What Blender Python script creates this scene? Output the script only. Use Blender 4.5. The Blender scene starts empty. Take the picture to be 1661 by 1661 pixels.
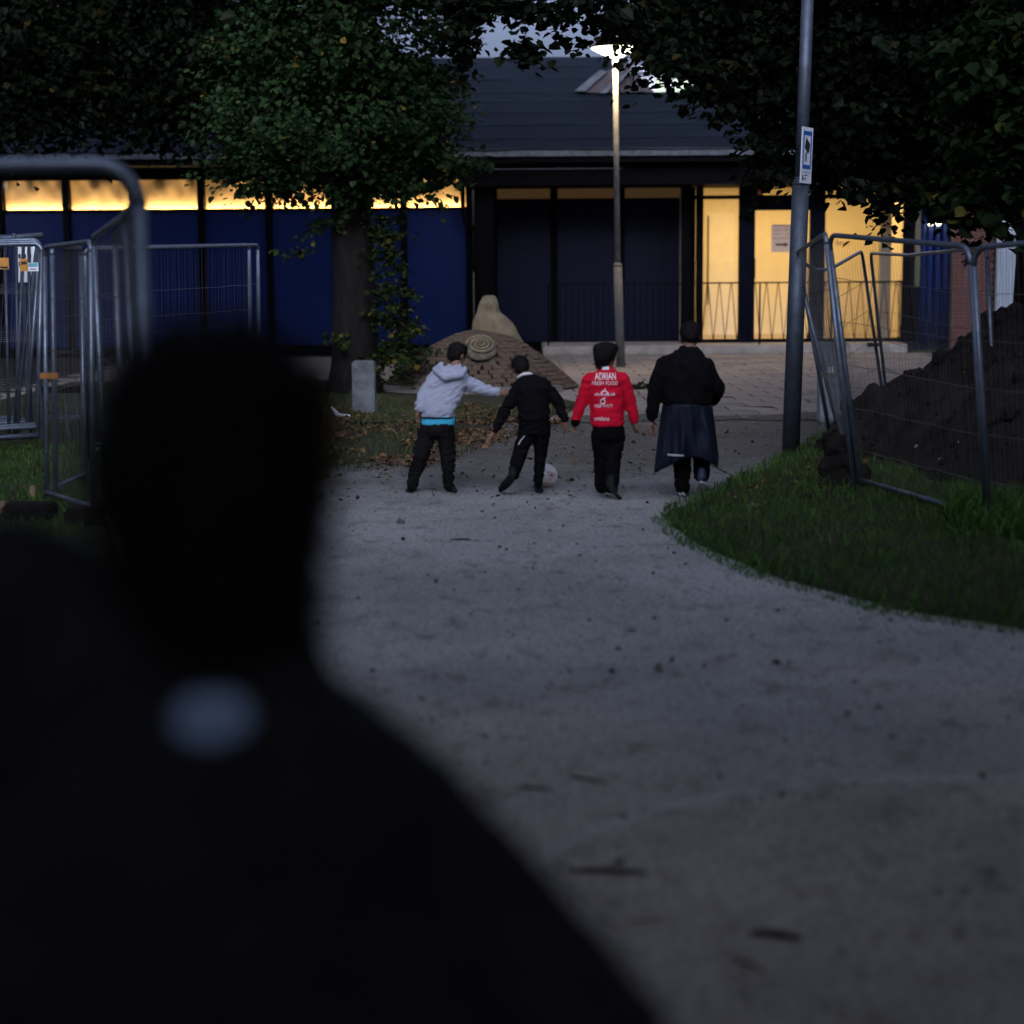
import bpy, bmesh, math, random
import numpy as np
from mathutils import Vector, Matrix, noise as mnoise
from mathutils.bvhtree import BVHTree

random.seed(7)
rng = np.random.default_rng(7)
R = math.radians
scene = bpy.context.scene
COL = scene.collection

# ------------------------------------------------------------------ camera
F_PX, CX, CY, HORIZON, CAM_H = 3000.0, 830.5, 830.5, 433.0, 1.78
PITCH = math.atan((CY - HORIZON) / F_PX)
ROLL = R(0.42)
cp, sp = math.cos(PITCH), math.sin(PITCH)
cr, sr = math.cos(ROLL), math.sin(ROLL)
FWD = Vector((0, cp, -sp)); UP0 = Vector((0, sp, cp)); RT0 = Vector((1, 0, 0))
RT = RT0 * cr - UP0 * sr
UP = RT0 * sr + UP0 * cr
cam_data = bpy.data.cameras.new("camera")
cam = bpy.data.objects.new("camera", cam_data)
COL.objects.link(cam)
cam.matrix_world = Matrix((
    (RT.x, UP.x, -FWD.x, 0), (RT.y, UP.y, -FWD.y, 0), (RT.z, UP.z, -FWD.z, CAM_H), (0, 0, 0, 1)))
cam_data.sensor_width = 36
cam_data.lens = 36 * F_PX / 1661
cam_data.clip_end = 2000
cam_data.dof.use_dof = True
cam_data.dof.focus_distance = 18.0
cam_data.dof.aperture_fstop = 1.45
scene.camera = cam

# ------------------------------------------------------------------ world, sun, exposure
SUN_EL, SUN_AZ = R(21.0), R(180)
world = bpy.data.worlds.new("World")
scene.world = world
world.use_nodes = True
nt = world.node_tree
for n in list(nt.nodes):
    nt.nodes.remove(n)
wo = nt.nodes.new("ShaderNodeOutputWorld")
bg = nt.nodes.new("ShaderNodeBackground")
sky = nt.nodes.new("ShaderNodeTexSky")
sky.sky_type = 'NISHITA'
sky.sun_disc = False
sky.sun_elevation = SUN_EL
sky.sun_rotation = SUN_AZ
sky.ozone_density = 1.5
sky.air_density = 0.5
sky.dust_density = 10.0
hs = nt.nodes.new("ShaderNodeHueSaturation")
hs.inputs['Saturation'].default_value = 0.5
tint = nt.nodes.new("ShaderNodeMix"); tint.data_type = 'RGBA'; tint.blend_type = 'MULTIPLY'
tint.inputs[0].default_value = 1.0
tint.inputs[7].default_value = (0.81, 0.90, 1.20, 1)
nt.links.new(sky.outputs[0], hs.inputs['Color'])
nt.links.new(hs.outputs[0], tint.inputs[6])
nt.links.new(tint.outputs[2], bg.inputs['Color'])
nt.links.new(bg.outputs[0], wo.inputs['Surface'])
bg.inputs['Strength'].default_value = 0.0355

sun_d = bpy.data.lights.new("sun", 'SUN')
sun_d.energy = 0.012
sun_d.angle = R(30)
sun_d.color = (1.0, 0.85, 0.75)
sun = bpy.data.objects.new("sun", sun_d)
COL.objects.link(sun)
sd = Vector((math.sin(SUN_AZ) * math.cos(SUN_EL), math.cos(SUN_AZ) * math.cos(SUN_EL), math.sin(SUN_EL)))
sun.rotation_euler = sd.to_track_quat('Z', 'Y').to_euler()

scene.view_settings.view_transform = 'Standard'
scene.view_settings.look = 'None'
scene.view_settings.exposure = 3.0
scene.view_settings.gamma = 1
scene.view_settings.use_curve_mapping = False
scene.cycles.use_denoising = True
scene.cycles.max_bounces = 7
scene.cycles.transparent_max_bounces = 12
scene.cycles.sample_clamp_indirect = 4.0


# ------------------------------------------------------------------ where a thing of the photograph stands
def ray(px, py):
    u0, v0 = (px - CX) / F_PX, (CY - py) / F_PX
    d = FWD + RT * u0 + UP * v0
    return d


def W(px, py, Y):
    d = ray(px, py)
    k = Y / d.y
    return Vector((d.x * k, Y, CAM_H + d.z * k))


def G(px, py, z=0.0):
    d = ray(px, py)
    k = (z - CAM_H) / d.z
    return Vector((d.x * k, d.y * k, z))


# ------------------------------------------------------------------ materials
MATS = {}


def mat(name, base, rough=0.8, var=0.25, scale=6.0, bump=0.0, bscale=60.0, metal=0.0, base2=None,
        emit=None, estr=0.0, stretch=None, island=0.0, spec=0.5, detail=6.0, sheen=0.0):
    m = bpy.data.materials.new(name)
    m.use_nodes = True
    t = m.node_tree
    b = t.nodes["Principled BSDF"]
    b.inputs['Roughness'].default_value = rough
    b.inputs['Metallic'].default_value = metal
    b.inputs['Specular IOR Level'].default_value = spec
    if sheen:
        b.inputs['Sheen Weight'].default_value = sheen
    tc = t.nodes.new("ShaderNodeTexCoord")
    vec = tc.outputs['Object']
    if stretch:
        mp = t.nodes.new("ShaderNodeMapping")
        mp.inputs['Scale'].default_value = stretch
        t.links.new(vec, mp.inputs['Vector'])
        vec = mp.outputs[0]
    c1 = tuple(base) + (1,)
    if base2 is None:
        base2 = tuple(min(1, c * (1 - var)) for c in base)
        c1 = tuple(min(1, c * (1 + var)) for c in base) + (1,)
    c2 = tuple(base2) + (1,)
    nz = t.nodes.new("ShaderNodeTexNoise")
    nz.inputs['Scale'].default_value = scale
    nz.inputs['Detail'].default_value = detail
    nz.inputs['Roughness'].default_value = 0.65
    t.links.new(vec, nz.inputs['Vector'])
    rp = t.nodes.new("ShaderNodeValToRGB")
    rp.color_ramp.elements[0].position = 0.32
    rp.color_ramp.elements[1].position = 0.68
    rp.color_ramp.elements[0].color = c2
    rp.color_ramp.elements[1].color = c1
    t.links.new(nz.outputs[0], rp.inputs[0])
    out = rp.outputs[0]
    if island:
        g = t.nodes.new("ShaderNodeNewGeometry")
        mr = t.nodes.new("ShaderNodeMapRange")
        mr.inputs['To Min'].default_value = 1 - island
        mr.inputs['To Max'].default_value = 1 + island
        t.links.new(g.outputs['Random Per Island'], mr.inputs['Value'])
        mx = t.nodes.new("ShaderNodeMix"); mx.data_type = 'RGBA'; mx.blend_type = 'MULTIPLY'
        mx.inputs[0].default_value = 1
        t.links.new(out, mx.inputs[6])
        t.links.new(mr.outputs[0], mx.inputs[7])
        out = mx.outputs[2]
    t.links.new(out, b.inputs['Base Color'])
    if bump:
        n2 = t.nodes.new("ShaderNodeTexNoise")
        n2.inputs['Scale'].default_value = bscale
        n2.inputs['Detail'].default_value = 8
        t.links.new(vec, n2.inputs['Vector'])
        bp = t.nodes.new("ShaderNodeBump")
        bp.inputs['Strength'].default_value = bump
        bp.inputs['Distance'].default_value = 0.02
        t.links.new(n2.outputs[0], bp.inputs['Height'])
        t.links.new(bp.outputs[0], b.inputs['Normal'])
    if emit:
        b.inputs['Emission Color'].default_value = tuple(emit) + (1,)
        b.inputs['Emission Strength'].default_value = estr
    MATS[name] = m
    return m


def glass_mat(name, tintc=(1, 1, 1), refl=0.09):
    m = bpy.data.materials.new(name)
    m.use_nodes = True
    t = m.node_tree
    for n in list(t.nodes):
        t.nodes.remove(n)
    o = t.nodes.new("ShaderNodeOutputMaterial")
    mx = t.nodes.new("ShaderNodeMixShader")
    tr = t.nodes.new("ShaderNodeBsdfTransparent")
    tr.inputs[0].default_value = tuple(tintc) + (1,)
    gl = t.nodes.new("ShaderNodeBsdfGlossy")
    gl.inputs['Roughness'].default_value = 0.03
    mx.inputs[0].default_value = refl
    t.links.new(tr.outputs[0], mx.inputs[1])
    t.links.new(gl.outputs[0], mx.inputs[2])
    t.links.new(mx.outputs[0], o.inputs[0])
    MATS[name] = m
    return m


def leaf_mat(name, c1, c2, yellow=(0.20, 0.14, 0.02), share=0.02):
    m = bpy.data.materials.new(name)
    m.use_nodes = True
    t = m.node_tree
    b = t.nodes["Principled BSDF"]
    b.inputs['Roughness'].default_value = 0.5
    b.inputs['Specular IOR Level'].default_value = 0.06
    g = t.nodes.new("ShaderNodeNewGeometry")
    rp = t.nodes.new("ShaderNodeValToRGB")
    e = rp.color_ramp.elements
    e[0].position = 0; e[0].color = c1 + (1,)
    e[1].position = 1 - share - 0.01; e[1].color = c2 + (1,)
    k = rp.color_ramp.elements.new(1 - share)
    k.color = yellow + (1,)
    t.links.new(g.outputs['Random Per Island'], rp.inputs[0])
    t.links.new(rp.outputs[0], b.inputs['Base Color'])
    tl = t.nodes.new("ShaderNodeBsdfTranslucent")
    t.links.new(rp.outputs[0], tl.inputs[0])
    mx = t.nodes.new("ShaderNodeMixShader")
    mx.inputs[0].default_value = 0.2
    t.links.new(b.outputs[0], mx.inputs[1])
    t.links.new(tl.outputs[0], mx.inputs[2])
    t.links.new(mx.outputs[0], t.nodes["Material Output"].inputs[0])
    MATS[name] = m
    return m


M = MATS
mat("soil_ground", (0.05, 0.045, 0.03), 0.95, base2=(0.025, 0.03, 0.014), scale=1.2, bump=0.5, spec=0.12)
mat("paving_base", (0.03, 0.028, 0.026), 0.95, bump=0.3, spec=0.12)
mat("paving_slab_warm", (0.25, 0.215, 0.19), 0.8, var=0.25, scale=2, bump=0.25, bscale=90)
mat("paving_slab_dark", (0.17, 0.155, 0.145), 0.8, var=0.25, scale=2, bump=0.25, bscale=90)
mat("paving_slab", (0.22, 0.20, 0.185), 0.75, var=0.22, scale=3.0, bump=0.25, bscale=90)
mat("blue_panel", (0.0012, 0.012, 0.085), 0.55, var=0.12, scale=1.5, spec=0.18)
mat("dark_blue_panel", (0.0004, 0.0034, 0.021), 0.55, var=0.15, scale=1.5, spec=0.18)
mat("black_paint", (0.0032, 0.0032, 0.0045), 0.7, var=0.3, spec=0.035)
mat("navy_paint", (0.0025, 0.004, 0.011), 0.6, var=0.2, spec=0.05)
mat("felt", (0.0075, 0.0115, 0.018), 0.9, var=0.28, scale=2.2, bump=0.35, bscale=140, stretch=(0.6, 1.6, 1), spec=0.12)
mat("felt_edge", (0.075, 0.085, 0.10), 0.7, var=0.5, scale=9)
mat("cream_wall", (0.78, 0.72, 0.56), 0.8, var=0.03)
mat("white_paint", (0.8, 0.78, 0.72), 0.6, var=0.05)
mat("floor_tile", (0.35, 0.3, 0.22), 0.5, var=0.1)
mat("pillar_grey", (0.33, 0.31, 0.26), 0.8, var=0.1)
mat("olive_paint", (0.10, 0.095, 0.05), 0.7)
mat("concrete", (0.10, 0.112, 0.118), 0.9, var=0.45, scale=6, bump=0.4)
mat("kerb_concrete", (0.17, 0.16, 0.145), 0.9, var=0.3, scale=4, bump=0.4)
mat("brick_red", (0.085, 0.032, 0.027), 0.9, var=0.3, scale=5, bump=0.4, spec=0.12)
mat("mortar", (0.15, 0.125, 0.115), 0.95, var=0.15, spec=0.12)
mat("sett", (0.165, 0.118, 0.08), 0.95, base2=(0.085, 0.065, 0.05), scale=2.6, bump=0.6, bscale=70, spec=0.12)
mat("sett_joint", (0.012, 0.011, 0.009), 0.95, spec=0.12)
mat("seal_stone", (0.28, 0.225, 0.135), 0.95, base2=(0.15, 0.12, 0.075), scale=7, bump=0.5, bscale=120)
mat("spiral_stone", (0.17, 0.15, 0.11), 0.95, base2=(0.07, 0.065, 0.045), scale=9, bump=0.6)
mat("bark", (0.015, 0.0125, 0.0115), 0.95, base2=(0.0045, 0.004, 0.0038), scale=5, bump=1.0, bscale=14, stretch=(3, 3, 0.6), spec=0.12)
mat("galvanised", (0.16, 0.195, 0.24), 0.40, var=0.25, scale=14, metal=0.6, bump=0.08)
mat("galvanised_dull", (0.068, 0.085, 0.11), 0.55, var=0.3, scale=10, metal=0.6, bump=0.1)
mat("lamp_pole", (0.125, 0.125, 0.12), 0.75, var=0.25, scale=8, spec=0.15)
mat("orange_clamp", (0.36, 0.15, 0.03), 0.6)
mat("wire", (0.13, 0.125, 0.12), 0.6, metal=0.3)
mat("soil", (0.028, 0.022, 0.019), 0.95, base2=(0.008, 0.0068, 0.006), scale=5, bump=1.0, bscale=25, spec=0.12)
mat("stone_dark", (0.14, 0.125, 0.11), 0.9, var=0.4, scale=9, bump=0.6)
mat("stone_pale", (0.20, 0.19, 0.175), 0.9, var=0.3, scale=9, bump=0.5)
mat("pebble", (0.21, 0.2, 0.185), 0.9, var=0.2, island=0.75, spec=0.12)
mat("twig", (0.035, 0.026, 0.018), 0.9, spec=0.12)
mat("dry_leaf", (0.17, 0.095, 0.045), 0.85, base2=(0.07, 0.038, 0.021), scale=4, island=0.6, spec=0.12)
mat("grass_blade", (0.068, 0.150, 0.026), 0.6, base2=(0.036, 0.090, 0.018), scale=2.5, island=0.45, spec=0.12)
mat("dry_grass_blade", (0.075, 0.085, 0.028), 0.7, base2=(0.035, 0.055, 0.018), scale=2.5, island=0.45, spec=0.12)
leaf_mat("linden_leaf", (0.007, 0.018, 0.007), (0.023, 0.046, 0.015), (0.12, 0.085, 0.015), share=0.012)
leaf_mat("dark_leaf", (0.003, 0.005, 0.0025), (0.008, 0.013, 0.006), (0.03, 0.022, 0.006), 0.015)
leaf_mat("maple_leaf", (0.006, 0.014, 0.005), (0.014, 0.026, 0.008), (0.10, 0.09, 0.02), 0.03)
leaf_mat("shoot_leaf", (0.008, 0.016, 0.005), (0.024, 0.038, 0.010), (0.09, 0.07, 0.012), 0.06)
mat("skin", (0.30, 0.165, 0.105), 0.55, var=0.08)
mat("hair", (0.012, 0.010, 0.010), 0.5, var=0.4, scale=60, bump=0.6, bscale=110, spec=0.12)
mat("eye_white", (0.7, 0.7, 0.68), 0.3, var=0.02)
mat("hoodie_grey", (0.43, 0.46, 0.55), 0.9, var=0.07, scale=30, bump=0.25, bscale=220, spec=0.12)
mat("cyan_cloth", (0.07, 0.50, 0.72), 0.85, var=0.06, spec=0.12)
mat("black_cloth", (0.006, 0.006, 0.007), 0.9, var=0.3, scale=20, bump=0.25, bscale=200, spec=0.05)
mat("jumper_black", (0.0075, 0.0075, 0.0085), 0.9, var=0.3, scale=20, bump=0.25, bscale=200, spec=0.05)
mat("charcoal_trouser", (0.012, 0.0115, 0.0115), 0.85, var=0.4, scale=9, spec=0.05)
mat("red_cloth", (0.72, 0.008, 0.035), 0.7, var=0.06, scale=20, bump=0.15, bscale=200, spec=0.12)
mat("white_print", (0.85, 0.85, 0.86), 0.6, var=0.02)
mat("navy_shell", (0.0085, 0.012, 0.024), 0.5, var=0.25, scale=7, spec=0.18)
mat("reflective", (0.5, 0.52, 0.56), 0.4, var=0.05)
mat("shoe_black", (0.016, 0.016, 0.018), 0.6, spec=0.12)
mat("shoe_white", (0.7, 0.72, 0.78), 0.6, var=0.1)
mat("shoe_navy", (0.03, 0.04, 0.08), 0.6)
mat("ball_white", (0.82, 0.80, 0.80), 0.5, var=0.06)
mat("ball_red", (0.62, 0.16, 0.09), 0.5, var=0.1)
mat("sign_white", (0.80, 0.83, 0.88), 0.5, var=0.03)
mat("sign_blue", (0.02, 0.12, 0.42), 0.5, var=0.05)
mat("sign_black", (0.015, 0.013, 0.014), 0.6)
mat("sign_orange", (0.55, 0.24, 0.03), 0.6)
mat("sign_teal", (0.12, 0.40, 0.42), 0.6)
mat("paper", (0.62, 0.45, 0.33), 0.8, var=0.03)
mat("ink", (0.03, 0.02, 0.015), 0.8)
mat("grey_ink", (0.25, 0.15, 0.10), 0.8)
mat("red_sign", (0.6, 0.02, 0.015), 0.5)
mat("cabinet_grey", (0.26, 0.29, 0.32), 0.6, var=0.12)
mat("sheet_white", (0.26, 0.30, 0.34), 0.6, var=0.06)
mat("wood_stake", (0.30, 0.20, 0.12), 0.9)
mat("plastic_white", (0.62, 0.64, 0.70), 0.6)
mat("fabric_blind", (0.72, 0.55, 0.33), 0.9, var=0.12, scale=3)
mat("tube_lit", (1, 1, 1), 0.5, emit=(1.0, 0.67, 0.29), estr=6.6)
mat("lamp_lit", (1, 1, 1), 0.5, emit=(1.0, 0.90, 0.62), estr=1.7)
mat("rib_glint_lit", (1, 1, 1), 0.5, emit=(1.0, 0.85, 0.5), estr=1.6)  # glow standing in for lamp light reflected on the blue ribs
mat("ceiling_panel_lit", (1, 1, 1), 0.5, emit=(1.0, 0.66, 0.26), estr=0.45)
mat("far_window_lit", (0.3, 0.35, 0.25), 0.5, emit=(0.66, 0.80, 0.40), estr=0.055)
mat("dim_window", (0.10, 0.06, 0.03), 0.5, emit=(1.0, 0.55, 0.22), estr=0.0045)
mat("pale_wall", (0.55, 0.55, 0.6), 0.8)
mat("dormer_dark", (0.055, 0.045, 0.05), 0.8)
mat("coat_black", (0.019, 0.018, 0.020), 0.85, var=0.3, scale=12, spec=0.12)
mat("patch_blue", (0.21, 0.31, 0.46), 0.5, var=0.05)
glass_mat("clear_glass")


def gravel_mat():
    m = mat("gravel", (0.45, 0.46, 0.435), 0.92, base2=(0.28, 0.29, 0.275), scale=0.55, bump=0.55, bscale=55, spec=0.12)
    t = m.node_tree
    b = t.nodes["Principled BSDF"]
    tc = [n for n in t.nodes if n.type == 'TEX_COORD'][0]
    src = b.inputs['Base Color'].links[0].from_socket
    # grit: light and dark grains, and darker scuffed patches
    n1 = t.nodes.new("ShaderNodeTexNoise"); n1.inputs['Scale'].default_value = 45; n1.inputs['Detail'].default_value = 9
    t.links.new(tc.outputs['Object'], n1.inputs['Vector'])
    r1 = t.nodes.new("ShaderNodeValToRGB")
    r1.color_ramp.elements[0].position = 0.30; r1.color_ramp.elements[0].color = (0.38, 0.37, 0.36, 1)
    r1.color_ramp.elements[1].position = 0.58; r1.color_ramp.elements[1].color = (1.12, 1.1, 1.08, 1)
    t.links.new(n1.outputs[0], r1.inputs[0])
    mx = t.nodes.new("ShaderNodeMix"); mx.data_type = 'RGBA'; mx.blend_type = 'MULTIPLY'; mx.inputs[0].default_value = 0.8
    t.links.new(src, mx.inputs[6]); t.links.new(r1.outputs[0], mx.inputs[7])
    mp = t.nodes.new("ShaderNodeMapping"); mp.inputs['Scale'].default_value = (6.0, 3.2, 1)
    t.links.new(tc.outputs['Object'], mp.inputs['Vector'])
    n3 = t.nodes.new("ShaderNodeTexNoise"); n3.inputs['Scale'].default_value = 1.0; n3.inputs['Detail'].default_value = 5
    n3.inputs['Roughness'].default_value = 0.7
    t.links.new(mp.outputs[0], n3.inputs['Vector'])
    r3 = t.nodes.new("ShaderNodeValToRGB")
    r3.color_ramp.elements[0].position = 0.30; r3.color_ramp.elements[0].color = (0.42, 0.39, 0.36, 1)
    r3.color_ramp.elements[1].position = 0.47; r3.color_ramp.elements[1].color = (1, 1, 1, 1)
    t.links.new(n3.outputs[0], r3.inputs[0])
    m2 = t.nodes.new("ShaderNodeMix"); m2.data_type = 'RGBA'; m2.blend_type = 'MULTIPLY'; m2.inputs[0].default_value = 0.8
    t.links.new(mx.outputs[2], m2.inputs[6]); t.links.new(r3.outputs[0], m2.inputs[7])
    # tree shade painted into the gravel colour, darkening towards the paving
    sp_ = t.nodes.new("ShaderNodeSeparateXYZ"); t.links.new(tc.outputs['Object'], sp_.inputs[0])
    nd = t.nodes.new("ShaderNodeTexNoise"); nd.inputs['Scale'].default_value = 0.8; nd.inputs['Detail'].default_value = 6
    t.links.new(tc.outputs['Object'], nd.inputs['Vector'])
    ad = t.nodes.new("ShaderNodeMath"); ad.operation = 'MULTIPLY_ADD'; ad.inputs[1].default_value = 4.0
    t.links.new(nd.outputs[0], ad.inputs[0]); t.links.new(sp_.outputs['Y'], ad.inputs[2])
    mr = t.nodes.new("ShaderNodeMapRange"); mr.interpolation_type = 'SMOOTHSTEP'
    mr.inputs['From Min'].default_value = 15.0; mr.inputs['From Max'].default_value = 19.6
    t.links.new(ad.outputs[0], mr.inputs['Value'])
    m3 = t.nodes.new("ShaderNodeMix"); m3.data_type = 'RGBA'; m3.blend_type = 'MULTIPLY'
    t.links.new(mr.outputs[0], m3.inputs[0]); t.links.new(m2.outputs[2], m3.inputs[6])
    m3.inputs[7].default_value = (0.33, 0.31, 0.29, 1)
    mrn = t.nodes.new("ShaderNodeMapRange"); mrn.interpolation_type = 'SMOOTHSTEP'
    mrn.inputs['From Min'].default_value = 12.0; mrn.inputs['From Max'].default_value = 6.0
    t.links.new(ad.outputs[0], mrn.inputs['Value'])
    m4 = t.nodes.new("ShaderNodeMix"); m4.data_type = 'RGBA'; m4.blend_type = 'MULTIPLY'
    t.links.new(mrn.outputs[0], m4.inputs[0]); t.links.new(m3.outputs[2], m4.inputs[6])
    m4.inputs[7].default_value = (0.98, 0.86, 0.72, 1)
    last = m4.outputs[2]
    # pale tracks that wheels have swept across the gravel
    for (ax, ay), rad_, wd_, amt in (((1.45, 4.75), 1.52, .05, .30), ((2.4, 3.6), 2.1, .04, .14)):
        sb_ = t.nodes.new("ShaderNodeVectorMath"); sb_.operation = 'SUBTRACT'; sb_.inputs[1].default_value = (ax, ay, 0)
        t.links.new(tc.outputs['Object'], sb_.inputs[0])
        ln = t.nodes.new("ShaderNodeVectorMath"); ln.operation = 'LENGTH'; t.links.new(sb_.outputs[0], ln.inputs[0])
        s1_ = t.nodes.new("ShaderNodeMath"); s1_.operation = 'SUBTRACT'; s1_.inputs[1].default_value = rad_
        t.links.new(ln.outputs['Value'], s1_.inputs[0])
        a1_ = t.nodes.new("ShaderNodeMath"); a1_.operation = 'ABSOLUTE'; t.links.new(s1_.outputs[0], a1_.inputs[0])
        r_ = t.nodes.new("ShaderNodeMapRange"); r_.interpolation_type = 'SMOOTHSTEP'
        r_.inputs['From Min'].default_value = wd_; r_.inputs['From Max'].default_value = 0.0; r_.inputs['To Max'].default_value = amt
        t.links.new(a1_.outputs[0], r_.inputs['Value'])
        mm = t.nodes.new("ShaderNodeMath"); mm.operation = 'MULTIPLY'
        t.links.new(r_.outputs[0], mm.inputs[0]); t.links.new(n3.outputs[0], mm.inputs[1])
        m5 = t.nodes.new("ShaderNodeMix"); m5.data_type = 'RGBA'; m5.blend_type = 'MIX'
        t.links.new(mm.outputs[0], m5.inputs[0]); t.links.new(last, m5.inputs[6]); m5.inputs[7].default_value = (0.72, 0.71, 0.70, 1)
        last = m5.outputs[2]
    t.links.new(last, b.inputs['Base Color'])


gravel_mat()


# ------------------------------------------------------------------ building blocks
def tag(o, label=None, cat=None, group=None, kind=None):
    if label: o['label'] = label
    if cat: o['category'] = cat
    if group: o['group'] = group
    if kind: o['kind'] = kind
    return o


def wloc(o):
    v = Vector((0, 0, 0))
    while o is not None:
        v += o.location
        o = o.parent
    return v


def empty(name, loc, label=None, cat=None, group=None, kind=None):
    o = bpy.data.objects.new(name, None)
    o.location = loc
    o.empty_display_size = 0.2
    COL.objects.link(o)
    return tag(o, label, cat, group, kind)


def put(name, me, material, parent=None, loc=None, rot=None, keep=False):
    """link a mesh as one object; with loc the mesh is local, without it the mesh is in world coordinates"""
    o = bpy.data.objects.new(name, me)
    COL.objects.link(o)
    if parent is not None:
        o.parent = parent
    off = wloc(parent) if parent is not None else Vector((0, 0, 0))
    if loc is None:
        if parent is not None:
            me.transform(Matrix.Translation(-off))
    else:
        o.location = Vector(loc) - off
    if rot is not None:
        o.rotation_euler = rot
    if material and not keep:
        me.materials.clear()
        me.materials.append(M[material])
    return o


class MB:
    def __init__(self):
        self.v = []; self.f = []; self.smooth = False

    def add(self, vs, fs):
        b = len(self.v)
        self.v.extend([tuple(x) for x in vs])
        self.f.extend([tuple(i + b for i in f) for f in fs])
        return self

    def box(self, c, s, m=None):
        c = Vector(c); h = [x / 2 for x in s]
        vs = []
        for z in (-1, 1):
            for y in (-1, 1):
                for x in (-1, 1):
                    p = Vector((x * h[0], y * h[1], z * h[2]))
                    if m is not None: p = m @ p
                    vs.append(c + p)
        return self.add(vs, [(0, 2, 3, 1), (4, 5, 7, 6), (0, 1, 5, 4), (2, 6, 7, 3), (0, 4, 6, 2), (1, 3, 7, 5)])

    def span(self, x0, x1, y0, y1, z0, z1):
        return self.box(((x0 + x1) / 2, (y0 + y1) / 2, (z0 + z1) / 2), (abs(x1 - x0), abs(y1 - y0), abs(z1 - z0)))

    def tube(self, pts, r, n=8, caps=True):
        pts = [Vector(p) for p in pts]
        rs = r if isinstance(r, (list, tuple)) else [r] * len(pts)
        rings = []
        nrm = None
        for i, p in enumerate(pts):
            a = pts[max(0, i - 1)]; b = pts[min(len(pts) - 1, i + 1)]
            t = (b - a).normalized()
            if nrm is None:
                nrm = t.orthogonal().normalized()
            else:
                nrm = (nrm - t * nrm.dot(t)).normalized()
            bi = t.cross(nrm)
            rings.append([p + (nrm * math.cos(2 * math.pi * k / n) + bi * math.sin(2 * math.pi * k / n)) * rs[i] for k in range(n)])
        vs = [q for ring in rings for q in ring]
        fs = []
        for i in range(len(pts) - 1):
            for k in range(n):
                fs.append((i * n + k, i * n + (k + 1) % n, (i + 1) * n + (k + 1) % n, (i + 1) * n + k))
        if caps:
            fs.append(tuple(range(n - 1, -1, -1)))
            fs.append(tuple((len(pts) - 1) * n + k for k in range(n)))
        return self.add(vs, fs)

    def lathe(self, prof, c=(0, 0, 0), n=20):
        c = Vector(c)
        vs = [c + Vector((r * math.cos(2 * math.pi * k / n), r * math.sin(2 * math.pi * k / n), z)) for r, z in prof for k in range(n)]
        fs = []
        for i in range(len(prof) - 1):
            for k in range(n):
                fs.append((i * n + k, i * n + (k + 1) % n, (i + 1) * n + (k + 1) % n, (i + 1) * n + k))
        fs.append(tuple(range(n - 1, -1, -1)))
        fs.append(tuple((len(prof) - 1) * n + k for k in range(n)))
        return self.add(vs, fs)

    def prism(self, poly, axis_vec):
        a = Vector(axis_vec); n = len(poly)
        p = [Vector(q) for q in poly]
        vs = p + [q + a for q in p]
        fs = [tuple(range(n - 1, -1, -1)), tuple(range(n, 2 * n))] + [(i, (i + 1) % n, n + (i + 1) % n, n + i) for i in range(n)]
        return self.add(vs, fs)

    def mesh(self, name, smooth=False):
        me = bpy.data.meshes.new(name)
        me.from_pydata(self.v, [], self.f)
        if smooth:
            me.polygons.foreach_set("use_smooth", [True] * len(me.polygons))
        me.update()
        return me

    def build(self, name, material, parent=None, smooth=False, bevel=0.0, loc=None, rot=None):
        me = self.mesh(name, smooth)
        bm = bmesh.new(); bm.from_mesh(me)
        bmesh.ops.recalc_face_normals(bm, faces=bm.faces)
        if bevel:
            bmesh.ops.bevel(bm, geom=[e for e in bm.edges if e.is_manifold and e.calc_face_angle(0) > 0.5], offset=bevel, segments=2,
                            affect='EDGES', clamp_overlap=True)
        bm.to_mesh(me); bm.free()
        return put(name, me, material, parent, loc=loc, rot=rot)


def fbm(x, y, z=0.0, o=4):
    return mnoise.fractal(Vector((x, y, z)), 1.0, 2.0, o)


def np_mesh(name, verts, faces_flat, nper, material, parent=None, smooth=False):
    """many equal polygons at once (nper corners each)"""
    me = bpy.data.meshes.new(name)
    nv, nf = len(verts), len(faces_flat) // nper
    me.vertices.add(nv); me.loops.add(len(faces_flat)); me.polygons.add(nf)
    me.vertices.foreach_set("co", np.asarray(verts, dtype=np.float32).ravel())
    me.loops.foreach_set("vertex_index", np.asarray(faces_flat, dtype=np.int32))
    me.polygons.foreach_set("loop_start", np.arange(0, nf * nper, nper, dtype=np.int32))
    me.polygons.foreach_set("use_smooth", np.full(nf, smooth))
    me.update(calc_edges=True)
    me.validate()
    return put(name, me, material, parent)


def in_poly(pts, poly):
    x, y = pts[:, 0], pts[:, 1]
    inside = np.zeros(len(pts), bool)
    n = len(poly)
    for i in range(n):
        x1, y1 = poly[i][0], poly[i][1]; x2, y2 = poly[(i + 1) % n][0], poly[(i + 1) % n][1]
        c = ((y1 > y) != (y2 > y)) & (x < (x2 - x1) * (y - y1) / (y2 - y1 + 1e-12) + x1)
        inside ^= c
    return inside


def sample_poly(poly, n):
    a = np.array([[p[0], p[1]] for p in poly])
    lo, hi = a.min(0), a.max(0)
    out = np.zeros((0, 2))
    while len(out) < n:
        p = lo + rng.random((n * 3, 2)) * (hi - lo)
        out = np.vstack([out, p[in_poly(p, a)]])
    return out[:n]


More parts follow.
